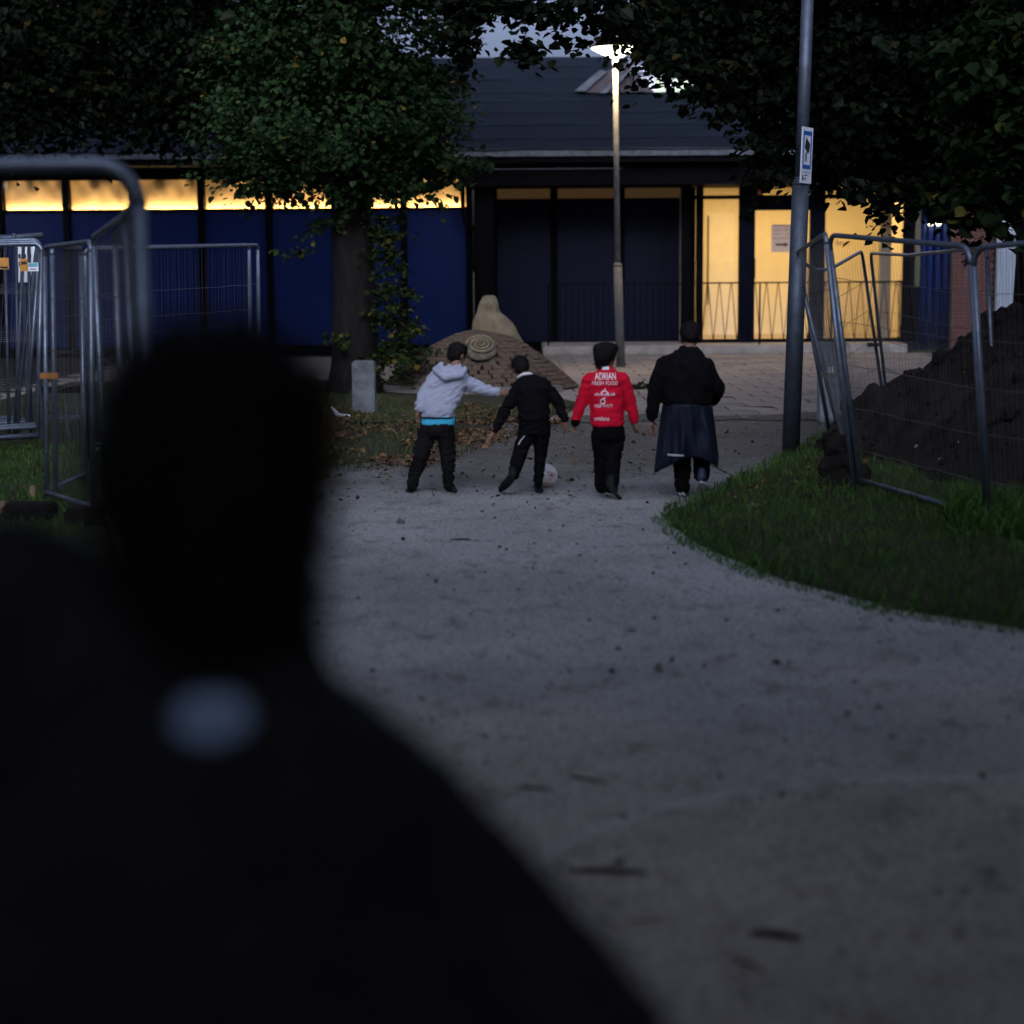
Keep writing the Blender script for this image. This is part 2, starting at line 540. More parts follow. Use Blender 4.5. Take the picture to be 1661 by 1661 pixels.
def leaves_arrays(pos, size, droop=0.6, jitter=0.35, ang=None, tilt=None):
    """folded pointed leaves, two quads each"""
    n = len(pos)
    if ang is None:
        ang = rng.random(n) * 2 * math.pi
        tilt = (rng.random(n) * 1.2 - 0.2) * droop * 1.4
    d = np.stack([np.cos(ang) * np.cos(tilt), np.sin(ang) * np.cos(tilt), -np.sin(tilt)], 1)
    up = np.array([0, 0, 1.0]) + rng.normal(0, 0.45, (n, 3))
    s = np.cross(d, up); s /= np.linalg.norm(s, axis=1)[:, None] + 1e-9
    nn = np.cross(s, d)
    L = size * (1 + rng.normal(0, jitter * 0.6, n).clip(-0.6, 0.8))[:, None]
    base = pos
    prof = [(0, 0, 0), (0.28, -0.46, 0.1), (0.68, -0.36, 0.08), (1.0, 0, -0.08), (0.68, 0.36, 0.08), (0.28, 0.46, 0.1)]
    vs = np.stack([base + d * L * a + s * L * b + nn * L * c for a, b, c in prof], 1).reshape(-1, 3)
    k = np.arange(n)[:, None] * 6
    fs = np.concatenate([k + np.array([0, 1, 2, 3]), k + np.array([0, 3, 4, 5])], 1).ravel()
    return vs, fs


# ------------------------------------------------------------------ smooth merged bodies
def shape_mesh(shapes):
    m_ = MB()
    for s in shapes:
        if s[0] == 'c':
            _, p0, p1, r0, r1 = s
            p0, p1 = Vector(p0), Vector(p1)
            d = (p1 - p0)
            if d.length < 1e-5: d = Vector((0, 0, 1e-3))
            t = d.normalized()
            pts, rs = [], []
            for k in range(4):
                a_ = -math.pi / 2 + k / 4 * math.pi / 2
                pts.append(p0 + t * math.sin(a_) * r0); rs.append(max(1e-4, math.cos(a_) * r0))
            pts.append(p0); rs.append(r0)
            if d.length > 2 * max(r0, r1):
                pts.append(p0.lerp(p1, .5)); rs.append((r0 + r1) / 2)
            pts.append(p1); rs.append(r1)
            for k in range(1, 5):
                a_ = k / 4 * math.pi / 2
                pts.append(p1 + t * math.sin(a_) * r1); rs.append(max(1e-4, math.cos(a_) * r1))
            m_.tube(pts, rs, 12)
        elif s[0] == 'l':
            rings = s[1]
            n = 20
            vs, fs = [], []
            for (c, rx, ry) in rings:
                c = Vector(c)
                for k in range(n):
                    a_ = 2 * math.pi * k / n
                    ca, sa = math.cos(a_), math.sin(a_)
                    e = 0.8
                    vs.append(c + Vector((rx * math.copysign(abs(ca) ** e, ca), ry * math.copysign(abs(sa) ** e, sa), 0)))
            for j in range(len(rings) - 1):
                for k in range(n):
                    fs.append((j * n + k, j * n + (k + 1) % n, (j + 1) * n + (k + 1) % n, (j + 1) * n + k))
            fs.append(tuple(range(n - 1, -1, -1))); fs.append(tuple((len(rings) - 1) * n + k for k in range(n)))
            m_.add(vs, fs)
        elif s[0] == 'e':
            _, c, rad, rot = s
            bm = bmesh.new(); bmesh.ops.create_uvsphere(bm, u_segments=18, v_segments=12, radius=1)
            rot = rot or Matrix.Identity(3)
            vs = [Vector(c) + rot @ Vector((v.co.x * rad[0], v.co.y * rad[1], v.co.z * rad[2])) for v in bm.verts]
            m_.add(vs, [tuple(v.index for v in f.verts) for f in bm.faces]); bm.free()
    return m_


def merged(name, shapes, vox, material, parent=None, smooth=3, wrinkle=0.0, wscale=18.0, wdir=(1, 1, 1), carve=None, wrot=0.0):
    m_ = shape_mesh(shapes)
    me = m_.mesh(name)
    bm = bmesh.new(); bm.from_mesh(me); bmesh.ops.recalc_face_normals(bm, faces=bm.faces); bm.to_mesh(me); bm.free()
    o = bpy.data.objects.new(name, me); COL.objects.link(o)
    md = o.modifiers.new("remesh", 'REMESH'); md.mode = 'VOXEL'; md.voxel_size = vox; md.adaptivity = 0
    dg = bpy.context.evaluated_depsgraph_get()
    me2 = bpy.data.meshes.new_from_object(o.evaluated_get(dg))
    me2.name = name
    bpy.data.objects.remove(o); bpy.data.meshes.remove(me)
    bm = bmesh.new(); bm.from_mesh(me2)
    for _ in range(smooth):
        bmesh.ops.smooth_vert(bm, verts=bm.verts, factor=.5, use_axis_x=True, use_axis_y=True, use_axis_z=True)
    if carve:
        carve(bm)
    bm.normal_update()
    if wrinkle:
        w = Vector(wdir) * wscale
        mv = [(v, v.normal.copy()) for v in bm.verts]
        for v, n in mv:
            cw, sw_ = math.cos(R(wrot)), math.sin(R(wrot))
            q = Vector(((v.co.x * cw + v.co.z * sw_) * w.x, v.co.y * w.y, (v.co.z * cw - v.co.x * sw_) * w.z))
            d = mnoise.noise(q) + .5 * mnoise.noise(q * 2.1)
            d = 1 - 2 * abs(d)
            v.co += n * wrinkle * (d - .4)
    bm.to_mesh(me2); bm.free()
    me2.polygons.foreach_set("use_smooth", [True] * len(me2.polygons))
    return put(name, me2, material, parent)



# ------------------------------------------------------------------ ground
def sheet(name, poly, z, material, cuts=0, ragged=0.0, seed=0):
    pts = []
    n = len(poly)
    for i in range(n):
        a = Vector(poly[i]); b = Vector(poly[(i + 1) % n])
        k = max(1, int((b - a).length / cuts)) if cuts else 1
        for j in range(k):
            p = a.lerp(b, j / k)
            if ragged:
                p = p + Vector((fbm(p.x * 1.7 + seed, p.y * 1.7, 3.1), fbm(p.x * 1.7, p.y * 1.7 + seed, 9.7), 0)) * ragged
            pts.append((p.x, p.y, z))
    me = bpy.data.meshes.new(name)
    me.from_pydata(pts, [], [tuple(range(len(pts)))])
    bm = bmesh.new(); bm.from_mesh(me)
    bmesh.ops.triangulate(bm, faces=bm.faces)
    bmesh.ops.recalc_face_normals(bm, faces=bm.faces)
    if bm.faces and bm.faces[0].normal.z < 0:
        bmesh.ops.reverse_faces(bm, faces=bm.faces)
    bm.to_mesh(me); bm.free()
    o = put(name, me, material)
    return tag(o, kind='structure')


sheet("ground", [(-400, -60, 0), (400, -60, 0), (400, 700, 0), (-400, 700, 0)], 0.0, "soil_ground")

PLAZA_Y = 21.6
verge_px = [(1074, 838), (1110, 872), (1230, 930), (1450, 990), (1661, 1022), (1900, 1050)]
verge_low = [G(*p) for p in verge_px]
verge_up = [G(1086, 829), G(1150, 806), G(1200, 774), G(1262, 750), G(1330, 712), G(1360, 690)]
left_edge = [G(400, 800), G(450, 775), G(545, 757), G(610, 750), G(665, 742), G(705, 722), G(790, 700), G(850, 672), G(905, 652)]

path_poly = ([Vector((-1.7, 1, 0)), Vector((8, 1, 0)), Vector((8, 7.0, 0))] + [p for p in reversed(verge_low)] + verge_up +
             [Vector((5.2, PLAZA_Y, 0)), Vector((0.4, PLAZA_Y, 0))] + [p for p in reversed(left_edge)] + [Vector((-1.75, 9.5, 0))])
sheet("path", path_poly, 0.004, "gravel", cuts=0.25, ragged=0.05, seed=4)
sheet("plaza_paving_base", [(-16, PLAZA_Y + 0.4, 0), (0.2, PLAZA_Y, 0), (14, PLAZA_Y, 0), (14, 37.3, 0), (-16, 37.3, 0)], 0.006, "paving_base")

# slabs of the plaza, one by one
plaza = bpy.data.objects["plaza_paving_base"]
slab_variants = []
for i in range(4):
    b = MB().box((0, 0, 0), (0.584, 0.584, 0.03)).mesh("paving_slab")
    bm = bmesh.new(); bm.from_mesh(b)
    bmesh.ops.bevel(bm, geom=[e for e in bm.edges if e.verts[0].co.z > 0 and e.verts[1].co.z > 0], offset=0.008, segments=1, affect='EDGES')
    bm.to_mesh(b); bm.free()
    b.materials.append(M[("paving_slab", "paving_slab_warm", "paving_slab_dark", "paving_slab")[i]])
    slab_variants.append(b)
n_slab = 0
rest = MB()
for r_ in range(26):
    for c_ in range(26):
        y = PLAZA_Y + 0.3 + r_ * 0.6
        x = -7.2 + c_ * 0.6 + (0.3 if r_ % 2 else 0)
        z = -0.004 + random.uniform(-0.002, 0.002)
        rz = (random.gauss(0, 0.006), random.gauss(0, 0.006), random.gauss(0, 0.008))
        if 0.2 < x < 7.6 and n_slab < 300:
            put("paving_slab", random.choice(slab_variants), None, plaza, loc=(x, y, z), rot=rz)
            n_slab += 1
        else:
            rest.box((x, y, z), (0.584, 0.584, 0.03))
o = rest.build("paving_slabs", "paving_slab", plaza)
tag(o, kind='stuff')

bed = [(-7, 21.2, 0), (0.2, 21.3, 0), (0.72, 22.6, 0), (0.95, 23.8, 0), (0.5, 25.6, 0), (-1.9, 27.6, 0), (-2.5, 29.4, 0), (-7, 29.4, 0)]
sheet("planting_bed", bed, 0.022, "soil_ground", cuts=0.3, ragged=0.06, seed=9)

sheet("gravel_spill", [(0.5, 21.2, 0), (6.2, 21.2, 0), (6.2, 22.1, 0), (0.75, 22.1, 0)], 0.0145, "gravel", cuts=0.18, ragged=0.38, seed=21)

# loose pebbles, grit and dark crumbs on the path
def pebbles(name, n, poly, smin, smax, material, z0=0.004):
    p = sample_poly(poly, n)
    s = smin + (smax - smin) * rng.random(n) ** 3
    oct_v = np.array([[1, 0, 0], [-1, 0, 0], [0, 1, 0], [0, -1, 0], [0, 0, 0.7], [0, 0, -0.4]])
    f = np.array([[0, 2, 4], [2, 1, 4], [1, 3, 4], [3, 0, 4], [2, 0, 5], [1, 2, 5], [3, 1, 5], [0, 3, 5]])
    st = 0.6 + 0.9 * rng.random((n, 1, 3))
    a = rng.random(n) * 6.28
    v = oct_v[None] * s[:, None, None] * st
    ca, sa = np.cos(a)[:, None], np.sin(a)[:, None]
    v = np.stack([v[..., 0] * ca - v[..., 1] * sa, v[..., 0] * sa + v[..., 1] * ca, v[..., 2]], -1)
    v[..., 0] += p[:, 0:1]; v[..., 1] += p[:, 1:2]; v[..., 2] += z0 + 0.15 * s[:, None]
    fs = (np.arange(n)[:, None, None] * 6 + f[None]).ravel()
    o = np_mesh(name, v.reshape(-1, 3), fs, 3, material)
    return tag(o, kind='stuff')


path_near = [(-1.6, 4), (4.5, 4), (4.5, 8), (2.6, 9.5), (1.3, 12.8), (2.0, 15), (2.6, 18), (3.5, 21.4), (0.4, 21.4), (-0.3, 17.5), (-1.6, 16), (-2.6, 14.5), (-1.6, 8)]
pebbles("path_grit", 7000, path_near, 0.002, 0.010, "pebble")
pebbles("dark_path_crumbs", 420, path_near, 0.003, 0.016, "twig")


# ------------------------------------------------------------------ grass, litter
def grass(name, poly, n, hmin, hmax, material, width=0.006, zfun=None):
    p = sample_poly(poly, n)
    z = np.zeros(n) if zfun is None else np.array([zfun(x, y) for x, y in p])
    h = hmin + (hmax - hmin) * rng.random(n) ** 1.6
    # tufts
    tuft = np.array([0.65 + 0.7 * (0.5 + 0.5 * fbm(x * 2.1, y * 2.1)) for x, y in p])
    h = h * tuft
    a = rng.random(n) * 6.28
    lean = (rng.random(n) * 0.9 + 0.1) * h
    la = rng.random(n) * 6.28
    w = width * (0.6 + 0.8 * rng.random(n))
    dx, dy = np.cos(a) * w, np.sin(a) * w
    b = np.stack([p[:, 0], p[:, 1], z - 0.01], 1)
    mid = b + np.stack([np.cos(la) * lean * 0.3, np.sin(la) * lean * 0.3, h * 0.6], 1)
    tip = b + np.stack([np.cos(la) * lean, np.sin(la) * lean, h], 1)
    side = np.stack([dx, dy, np.zeros(n)], 1)
    v = np.stack([b - side, b + side, mid + side * 0.7, mid - side * 0.7, tip], 1).reshape(-1, 3)
    k = np.arange(n)[:, None] * 5
    f = np.concatenate([k + np.array([0, 1, 2]), k + np.array([0, 2, 3]), k + np.array([3, 2, 4])], 1).ravel()
    o = np_mesh(name, v, f, 3, material)
    return tag(o, kind='stuff')


def verge_z(x, y):
    return 0.05 + 0.03 * fbm(x * 0.8, y * 0.8)


verge_poly = [(p.x, p.y) for p in verge_low] + [(8.5, 8.5), (8.5, 17)] + [(p.x, p.y) for p in reversed(verge_up)]
# raised turf of the verge
def turf(name, poly, zf, step, material):
    a = np.array(poly); lo, hi = a.min(0), a.max(0)
    xs = np.arange(lo[0], hi[0], step); ys = np.arange(lo[1], hi[1], step)
    gx, gy = np.meshgrid(xs, ys)
    ins = in_poly(np.stack([gx.ravel(), gy.ravel()], 1), a).reshape(gx.shape)
    vs, idx, fs = [], {}, []
    for j in range(len(ys)):
        for i in range(len(xs)):
            if ins[j, i]:
                edge = 0
                for dj in (-1, 0, 1):
                    for di in (-1, 0, 1):
                        if not (0 <= j + dj < len(ys) and 0 <= i + di < len(xs)) or not ins[j + dj, i + di]:
                            edge = 1
                idx[(i, j)] = len(vs)
                vs.append((xs[i], ys[j], 0.002 if edge else zf(xs[i], ys[j])))
    for j in range(len(ys) - 1):
        for i in range(len(xs) - 1):
            q = [(i, j), (i + 1, j), (i + 1, j + 1), (i, j + 1)]
            if all(k in idx for k in q):
                fs.append(tuple(idx[k] for k in q))
    me = bpy.data.meshes.new(name); me.from_pydata(vs, [], fs)
    me.polygons.foreach_set("use_smooth", [True] * len(fs))
    return tag(put(name, me, material), kind='structure')


turf("verge_ground", verge_poly, verge_z, 0.09, "soil_ground")
grass("grass", verge_poly, 70000, 0.015, 0.085, "grass_blade", 0.0045, verge_z)
band = []
for i in range(len(verge_low) - 1):
    p_, q_ = verge_low[i], verge_low[i + 1]
    band.append((p_, q_))
edge_poly = [(p.x - .10, p.y - .16) for p in verge_low] + [(p.x + .05, p.y + .25) for p in reversed(verge_low)]
grass("verge_edge_grass", edge_poly, 5200, 0.012, 0.06, "grass_blade", 0.0045)
grass("verge_dry_grass", verge_poly, 9000, 0.03, 0.11, "dry_grass_blade", 0.0045, verge_z)
grass("verge_tufts", [(G(1530, 862).x, G(1530, 862).y), (G(1700, 905).x, G(1700, 905).y), (G(1720, 840).x, G(1720, 840).y), (G(1545, 822).x, G(1545, 822).y)], 3000, .10, .24, "grass_blade", .006, verge_z)
grass("verge_tall_blades", verge_poly, 1800, .08, .20, "dry_grass_blade", .005, verge_z)
left_verge = [(-6.5, 7), (-1.75, 7), (-1.9, 10.5), (-2.1, 14.2), (-2.2, 15.6), (-1.0, 16.4), (-0.4, 17.5), (-0.1, 19), (-1.5, 22), (-4, 24), (-7.5, 24)]
grass("bed_grass", [(-4, 21.4), (0.3, 21.4), (0.75, 23.2), (-1.3, 24.2), (-1.9, 26), (-4, 27)], 9500, 0.03, 0.12, "dry_grass_blade", 0.005)
grass("shaded_grass", left_verge, 26000, 0.03, 0.10, "dry_grass_blade", 0.005)
left_lawn = [(-5.6, 10), (-2.9, 10), (-3.2, 19), (-6.5, 19)]
grass("lawn_grass", left_lawn, 16000, 0.03, 0.10, "grass_blade", 0.005)


def litter(name, poly, n, smin, smax, zmax=0.03, material="dry_leaf", blot=False):
    p = sample_poly(poly, n)
    if blot:
        p = p[np.array([fbm(x * 1.1, y * 1.1, 5) + .35 * fbm(x * 4, y * 4, 2) > -.12 for x, y in p])]
    pos = np.stack([p[:, 0], p[:, 1], 0.024 + zmax * rng.random(len(p))], 1)
    v, f = leaves_arrays(pos, smin + (smax - smin) * rng.random((len(p), 1)), droop=0.25)
    o = np_mesh(name, v, f, 4, material)
    return tag(o, kind='stuff')


litter("fallen_leaves", [(-2.7, 14.6), (-1.2, 15.6), (-0.55, 16.7), (0.0, 19.0), (0.6, 20.6), (0.72, 22.6), (0.8, 23.3), (-1.2, 23.9), (-2.6, 23.4), (-3.0, 17.5)], 5600, 0.03, 0.06, blot=True)
litter("scattered_leaves", [(-2.4, 13.5), (0.8, 14.2), (2.8, 20.5), (0.5, 21), (-0.8, 16.6), (-2.2, 15.2)], 240, 0.025, 0.055, 0.008)
litter("verge_leaves", [(1.5, 13.6), (2.2, 15.2), (2.9, 17.2), (3.1, 16.2), (2.4, 14.0)], 420, 0.02, 0.05, 0.05)
litter("path_specks", path_near, 320, 0.015, 0.035, 0.004, "twig")

# ------------------------------------------------------------------ the low building
FY = 38.0           # facade of the left wing
LY = 38.5           # glass front of the lobby
bld = empty("building", W(830, 575, FY) * 1.0, "long low building with blue wall panels, lit strip windows and glazed entrance", "building")
bld.location.z = 0


def wx(px, Y, py=433):
    return W(px, py, Y).x


def wz(py, Y, px=830):
    return W(px, py, Y).z


# platform with kerb in front of the entrance
pf = MB().span(wx(880, 37.4), wx(1473, 37.4), 37.32, 42.6, 0, 0.19)
mat("platform_concrete", (0.30, 0.28, 0.25), 0.9, var=0.25, scale=4, bump=0.3)
pf.build("entrance_platform", "platform_concrete", bld, bevel=0.015)
PX0, PX1 = -14.0, 17.0

# left wing: panels, posts, strip windows
WZ0, WZ1, WZ2 = 0.22, wz(338, FY, 430), wz(290, FY, 430)
MUL = [-325, -216, -107, 4, 111, 220, 329, 438, 547, 656, 762]
mx_ = [wx(p, FY) for p in MUL]
MB().span(mx_[0], mx_[-1], FY + 0.03, FY + 0.3, 0, WZ0).build("plinth", "black_paint", bld)
for i in range(len(mx_) - 1):
    x0, x1 = mx_[i] + 0.068, mx_[i + 1] - 0.068
    MB().span(x0, x1, FY + 0.02, FY + 0.06, WZ0, WZ1 - 0.05).build("wall_panel", "blue_panel", bld)
for x in mx_:
    MB().span(x - 0.065, x + 0.065, FY - 0.06, FY + 0.10, 0.0, WZ2 + 0.02).build("mullion", "black_paint", bld)
MB().span(mx_[0], mx_[-1], FY - 0.03, FY + 0.07, WZ1 - 0.05, WZ1).build("window_sill", "black_paint", bld)
MB().span(PX0, mx_[-1] + 0.0, FY - 0.04, FY + 0.5, WZ2, WZ2 + 0.5).build("lintel", "black_paint", bld)
MB().span(mx_[0], mx_[-1], FY + 0.36, FY + 0.40, WZ0, WZ2).build("inner_wall", "black_paint", bld)
for i in range(len(mx_) - 1):
    x0, x1 = mx_[i] + 0.066, mx_[i + 1] - 0.066
    w = MB().span(x0, x1, FY + 0.01, FY + 0.016, WZ1, WZ2).build("strip_window", "clear_glass", bld)
    # the blind behind the pane: a sagging cloth, lit by a tube lying on the sill
    nu, nv = 26, 10
    vs, fs = [], []
    for b_ in range(nv + 1):
        for a_ in range(nu + 1):
            u, v = a_ / nu, b_ / nv
            x = x0 + (x1 - x0) * u
            sw = 0.5 * math.sin(u * 5.1 + i * 1.9 + 2.2 * v) + 0.5 * math.sin(u * 11 - v * 5 + i * 0.7) + 0.35 * math.sin(u * 23 + v * 7 + i)
            y = FY + 0.235 + 0.034 * v * sw * (0.4 + v) - 0.05 * v
            z = WZ1 - 0.04 + (WZ2 - WZ1 + 0.04) * v
            vs.append((x, min(y, FY + 0.345), z))
    for b_ in range(nv):
        for a_ in range(nu):
            k = b_ * (nu + 1) + a_
            fs.append((k, k + 1, k + nu + 2, k + nu + 1))
    c = MB().add(vs, fs).build("blind", "fabric_blind", w, smooth=True)
    MB().tube([(x0 + 0.02, FY + 0.155, WZ1 - 0.03), (x1 - 0.02, FY + 0.155, WZ1 - 0.03)], 0.022, 8).build("light_tube", "tube_lit", w)

# drainpipe and dark corner column
cx0, cx1 = wx(770, 37.7), wx(802, 37.7)
MB().span(cx0, cx1, 37.6, 38.1, 0, wz(306, 37.8)).build("corner_column", "black_paint", bld, bevel=0.01)
dpx = wx(752, 37.8)
MB().tube([(dpx, 37.75, wz(300, 37.8)), (dpx, 37.75, wz(345, 37.8)), (dpx + 0.06, 37.72, wz(362, 37.8)), (dpx + 0.2, 37.66, wz(368, 37.8)), (dpx + 0.26, 37.62, wz(380, 37.8)), (dpx + 0.26, 37.56, 0.05)],
          0.045, 8).build("drainpipe", "black_paint", bld, smooth=True)

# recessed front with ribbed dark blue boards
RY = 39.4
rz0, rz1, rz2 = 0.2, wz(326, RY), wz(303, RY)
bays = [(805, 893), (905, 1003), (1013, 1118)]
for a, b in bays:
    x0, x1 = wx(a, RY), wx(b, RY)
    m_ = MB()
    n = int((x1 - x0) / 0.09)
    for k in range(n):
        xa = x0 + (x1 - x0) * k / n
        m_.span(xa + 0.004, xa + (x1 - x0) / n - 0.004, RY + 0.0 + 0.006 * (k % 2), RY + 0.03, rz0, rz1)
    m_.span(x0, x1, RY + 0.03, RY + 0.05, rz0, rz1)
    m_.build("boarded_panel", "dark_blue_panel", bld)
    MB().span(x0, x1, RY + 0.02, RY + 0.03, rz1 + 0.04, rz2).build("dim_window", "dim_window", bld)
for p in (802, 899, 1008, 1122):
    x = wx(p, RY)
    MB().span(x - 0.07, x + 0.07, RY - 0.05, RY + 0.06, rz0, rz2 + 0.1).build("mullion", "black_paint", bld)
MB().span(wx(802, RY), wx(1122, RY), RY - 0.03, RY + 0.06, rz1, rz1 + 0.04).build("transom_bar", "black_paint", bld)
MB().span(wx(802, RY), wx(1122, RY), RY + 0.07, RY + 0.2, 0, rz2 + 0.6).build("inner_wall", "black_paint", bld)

# glazed lobby
def lx(p): return wx(p, LY)
lz0, lzh, lzt = 0.19, wz(322, LY, 1300), wz(299, LY, 1300)
sill_top = wz(549, LY, 1300)
lobby_x0, lobby_x1 = lx(1118), lx(1478)
BY = 42.4
CEIL = 3.55
MB().span(lobby_x0 - 0.1, lobby_x1 + 0.1, BY, BY + 0.1, 0.19, CEIL).build("lobby_back_wall", "cream_wall", bld)
MB().span(lobby_x0 - 0.12, lobby_x0 - 0.02, LY + 0.1, BY, 0.19, CEIL).build("lobby_side_wall", "cream_wall", bld)
MB().span(lobby_x1 + 0.05, lobby_x1 + 0.15, LY + 0.1, BY, 0.19, CEIL).build("lobby_side_wall", "cream_wall", bld)
MB().span(lobby_x0 - 0.1, lobby_x1 + 0.1, LY + 0.1, BY, 0.19, 0.215).build("lobby_floor", "floor_tile", bld)
MB().span(lobby_x0 - 0.1, lobby_x1 + 0.1, LY + 0.1, BY, CEIL, CEIL + 0.1).build("lobby_ceiling", "white_paint", bld)
MB().span(lx(1440), lx(1458), LY + 0.8, LY + 1.0, 0.215, CEIL).build("lobby_pillar", "pillar_grey", bld)
# partition and doors seen inside
ix = wx(1424, BY)
MB().span(ix - 0.02, ix + 0.02, BY - 0.06, BY, 0.215, CEIL).build("corner_bead", "grey_ink", bld)
dd = MB().span(wx(1432, BY), wx(1475, BY), BY - 0.05, BY, 0.215, wz(360, BY, 1440)).build("inner_door_frame", "olive_paint", bld)
MB().span(wx(1437, BY), wx(1475, BY), BY - 0.07, BY - 0.05, 0.215, wz(366, BY, 1440)).build("door_leaf", "white_paint", dd)
wd = MB().span(wx(1146, BY), wx(1190, BY), BY - 0.03, BY, 0.215, wz(345, BY, 1150)).build("white_inner_door", "white_paint", bld)
MB().span(wx(1147, BY), wx(1149, BY), BY - 0.06, BY - 0.03, 0.9, wz(350, BY, 1150)).build("door_closer", "ink", wd)
for i, xx in enumerate(np.linspace(lobby_x0 + 0.9, lobby_x1 - 0.9, 3)):
    cl = MB().span(xx - 0.55, xx + 0.55, LY + 1.6, LY + 1.9, CEIL - 0.05, CEIL - 0.002).build("ceiling_light", "ceiling_panel_lit", bld)
    la = bpy.data.lights.new("ceiling_light_glow", 'AREA')
    la.shape = 'RECTANGLE'; la.size = 1.2; la.size_y = 1.2
    la.energy = (6.6, 7.0, 3.4)[i]; la.color = (1.0, 0.65, 0.25)
    lo_ = bpy.data.objects.new("ceiling_light_glow", la); COL.objects.link(lo_)
    lo_.location = (xx, LY + 1.9, CEIL - 0.08)
# posts of the glass front
for p0, p1, mt in ((1105, 1120, "black_paint"), (1129, 1140, "black_paint"), (1198, 1220, "navy_paint"), (1313, 1337, "navy_paint"), (1465, 1490, "black_paint")):
    MB().span(lx(p0), lx(p1), LY - 0.07, LY + 0.09, 0.19, lzt + 0.15).build("front_post", mt, bld)
for a, b in ((1120, 1129), (1140, 1198), (1220, 1313), (1337, 1465)):
    MB().span(lx(a), lx(b), LY - 0.04, LY + 0.05, lzh, lzh + 0.075).build("transom_bar", "black_paint", bld)
    MB().span(lx(a), lx(b), LY - 0.04, LY + 0.05, 0.19, sill_top).build("threshold", "black_paint", bld)
    MB().span(lx(a), lx(b), LY, LY + 0.008, lzh + 0.075, lzt + 0.1).build("glass_pane", "clear_glass", bld)
    if a != 1220:
        MB().span(lx(a), lx(b), LY, LY + 0.008, sill_top, lzh).build("glass_pane", "clear_glass", bld)
dr = MB().span(lx(1220), lx(1313), LY - 0.05, LY + 0.04, wz(341, LY, 1266), lzh).build("glass_door", "navy_paint", bld)
MB().span(lx(1220), lx(1313), LY - 0.0, LY + 0.008, sill_top, wz(341, LY, 1266)).build("glass_pane", "clear_glass", dr)
MB().span(lx(1220.5), lx(1224), LY - 0.03, LY + 0.03, sill_top, wz(341, LY, 1266)).build("door_stile", "navy_paint", dr)
MB().tube([(lx(1223), LY - 0.10, wz(455, LY)), (lx(1223), LY - 0.10, wz(422, LY))], 0.018, 8).build("door_handle", "black_paint", dr)

# roof with overlapping felt strips, gutter, fascia and soffit
EY = 36.9
ez = wz(243, EY)
rid_lo = W(1100, 149, EY + 4.1)
slope = (rid_lo.z - ez) / 4.1
roof = MB().add([(PX0, EY, ez - 0.03), (PX1, EY, ez - 0.03), (PX1, EY + 4.1, rid_lo.z - 0.03), (PX0, EY + 4.1, rid_lo.z - 0.03),
                 (PX0, EY, ez - 0.10), (PX1, EY, ez - 0.10), (PX1, EY + 4.1, rid_lo.z - 0.10), (PX0, EY + 4.1, rid_lo.z - 0.10)],
                [(0, 1, 2, 3), (7, 6, 5, 4), (0, 4, 5, 1), (3, 2, 6, 7), (0, 3, 7, 4), (1, 5, 6, 2)]).build("roof", "black_paint", bld)
up_run = 2.9
UPX = wx(1005, EY + 6)


def felt_strip(y0, y1, xa, xb, k):
    nseg = 60
    vs, fs = [], []
    for j, y in enumerate((y0 - 0.05, (y0 + y1) / 2, y1)):
        for i in range(nseg + 1):
            x = xa + (xb - xa) * i / nseg
            z = ez + slope * (y - EY) + (0.022 if j == 0 else 0.0) + 0.010 * fbm(x * 0.9, y * 1.3, k) + (0.004 if j == 0 else 0)
            vs.append((x, y + (0.015 * fbm(x * 0.8, k * 3.3) if j != 1 else 0), z))
    for j in range(2):
        for i in range(nseg):
            a = j * (nseg + 1) + i
            fs.append((a, a + 1, a + nseg + 2, a + nseg + 1))
    b0 = len(vs)
    for i in range(nseg + 1):
        v = vs[i]
        vs.append((v[0], v[1], v[2] - 0.03))
    for i in range(nseg):
        fs.append((b0 + i, b0 + i + 1, i + 1, i))
    MB().add(vs, fs).build("felt_strip", "felt", roof, smooth=False)


ys = [EY, EY + 0.72, EY + 1.65, EY + 2.55, EY + 3.4, EY + 4.1]
for k in range(5):
    felt_strip(ys[k], ys[k + 1], PX0, PX1, k)
ys = [EY + 4.1, EY + 5.1, EY + 6.1, EY + 4.1 + up_run]
ridge_z = wz(93, EY + 4.1 + up_run)
uslope = (ridge_z - rid_lo.z) / up_run
_s, _e = slope, ez
for k in range(3):
    slope = uslope; ez = rid_lo.z - uslope * 4.1
    felt_strip(ys[k], ys[k + 1], PX0, UPX, 7 + k)
slope, ez = _s, _e
MB().span(PX0, PX1, EY - 0.04, EY + 0.02, ez - 0.13, ez + 0.015).build("eaves_edge", "felt_edge", bld)
MB().span(PX0, PX1, EY + 0.02, EY + 0.9, ez - 0.25, ez - 0.13).build("gutter_board", "black_paint", bld)
MB().span(wx(745, EY + 0.3), PX1, EY + 0.30, EY + 0.36, wz(299, EY + 0.3, 1050), ez - 0.252).build("fascia", "black_paint", bld)
MB().span(wx(745, EY + 0.3), wx(1010, EY + 0.3), EY + 0.26, EY + 0.30, ez - 0.37, ez - 0.345).build("fascia_trim", "galvanised_dull", bld)
MB().span(wx(745, EY + 0.3), PX1, EY + 0.36, LY + 1.2, wz(299, EY + 0.3, 1050) + 0.02, wz(299, EY + 0.3, 1050) + 0.06).build("soffit", "black_paint", bld)
MB().span(PX0, wx(745, EY + 0.3), EY + 0.9, FY + 0.5, WZ2 + 0.5, WZ2 + 0.54).build("soffit", "black_paint", bld)

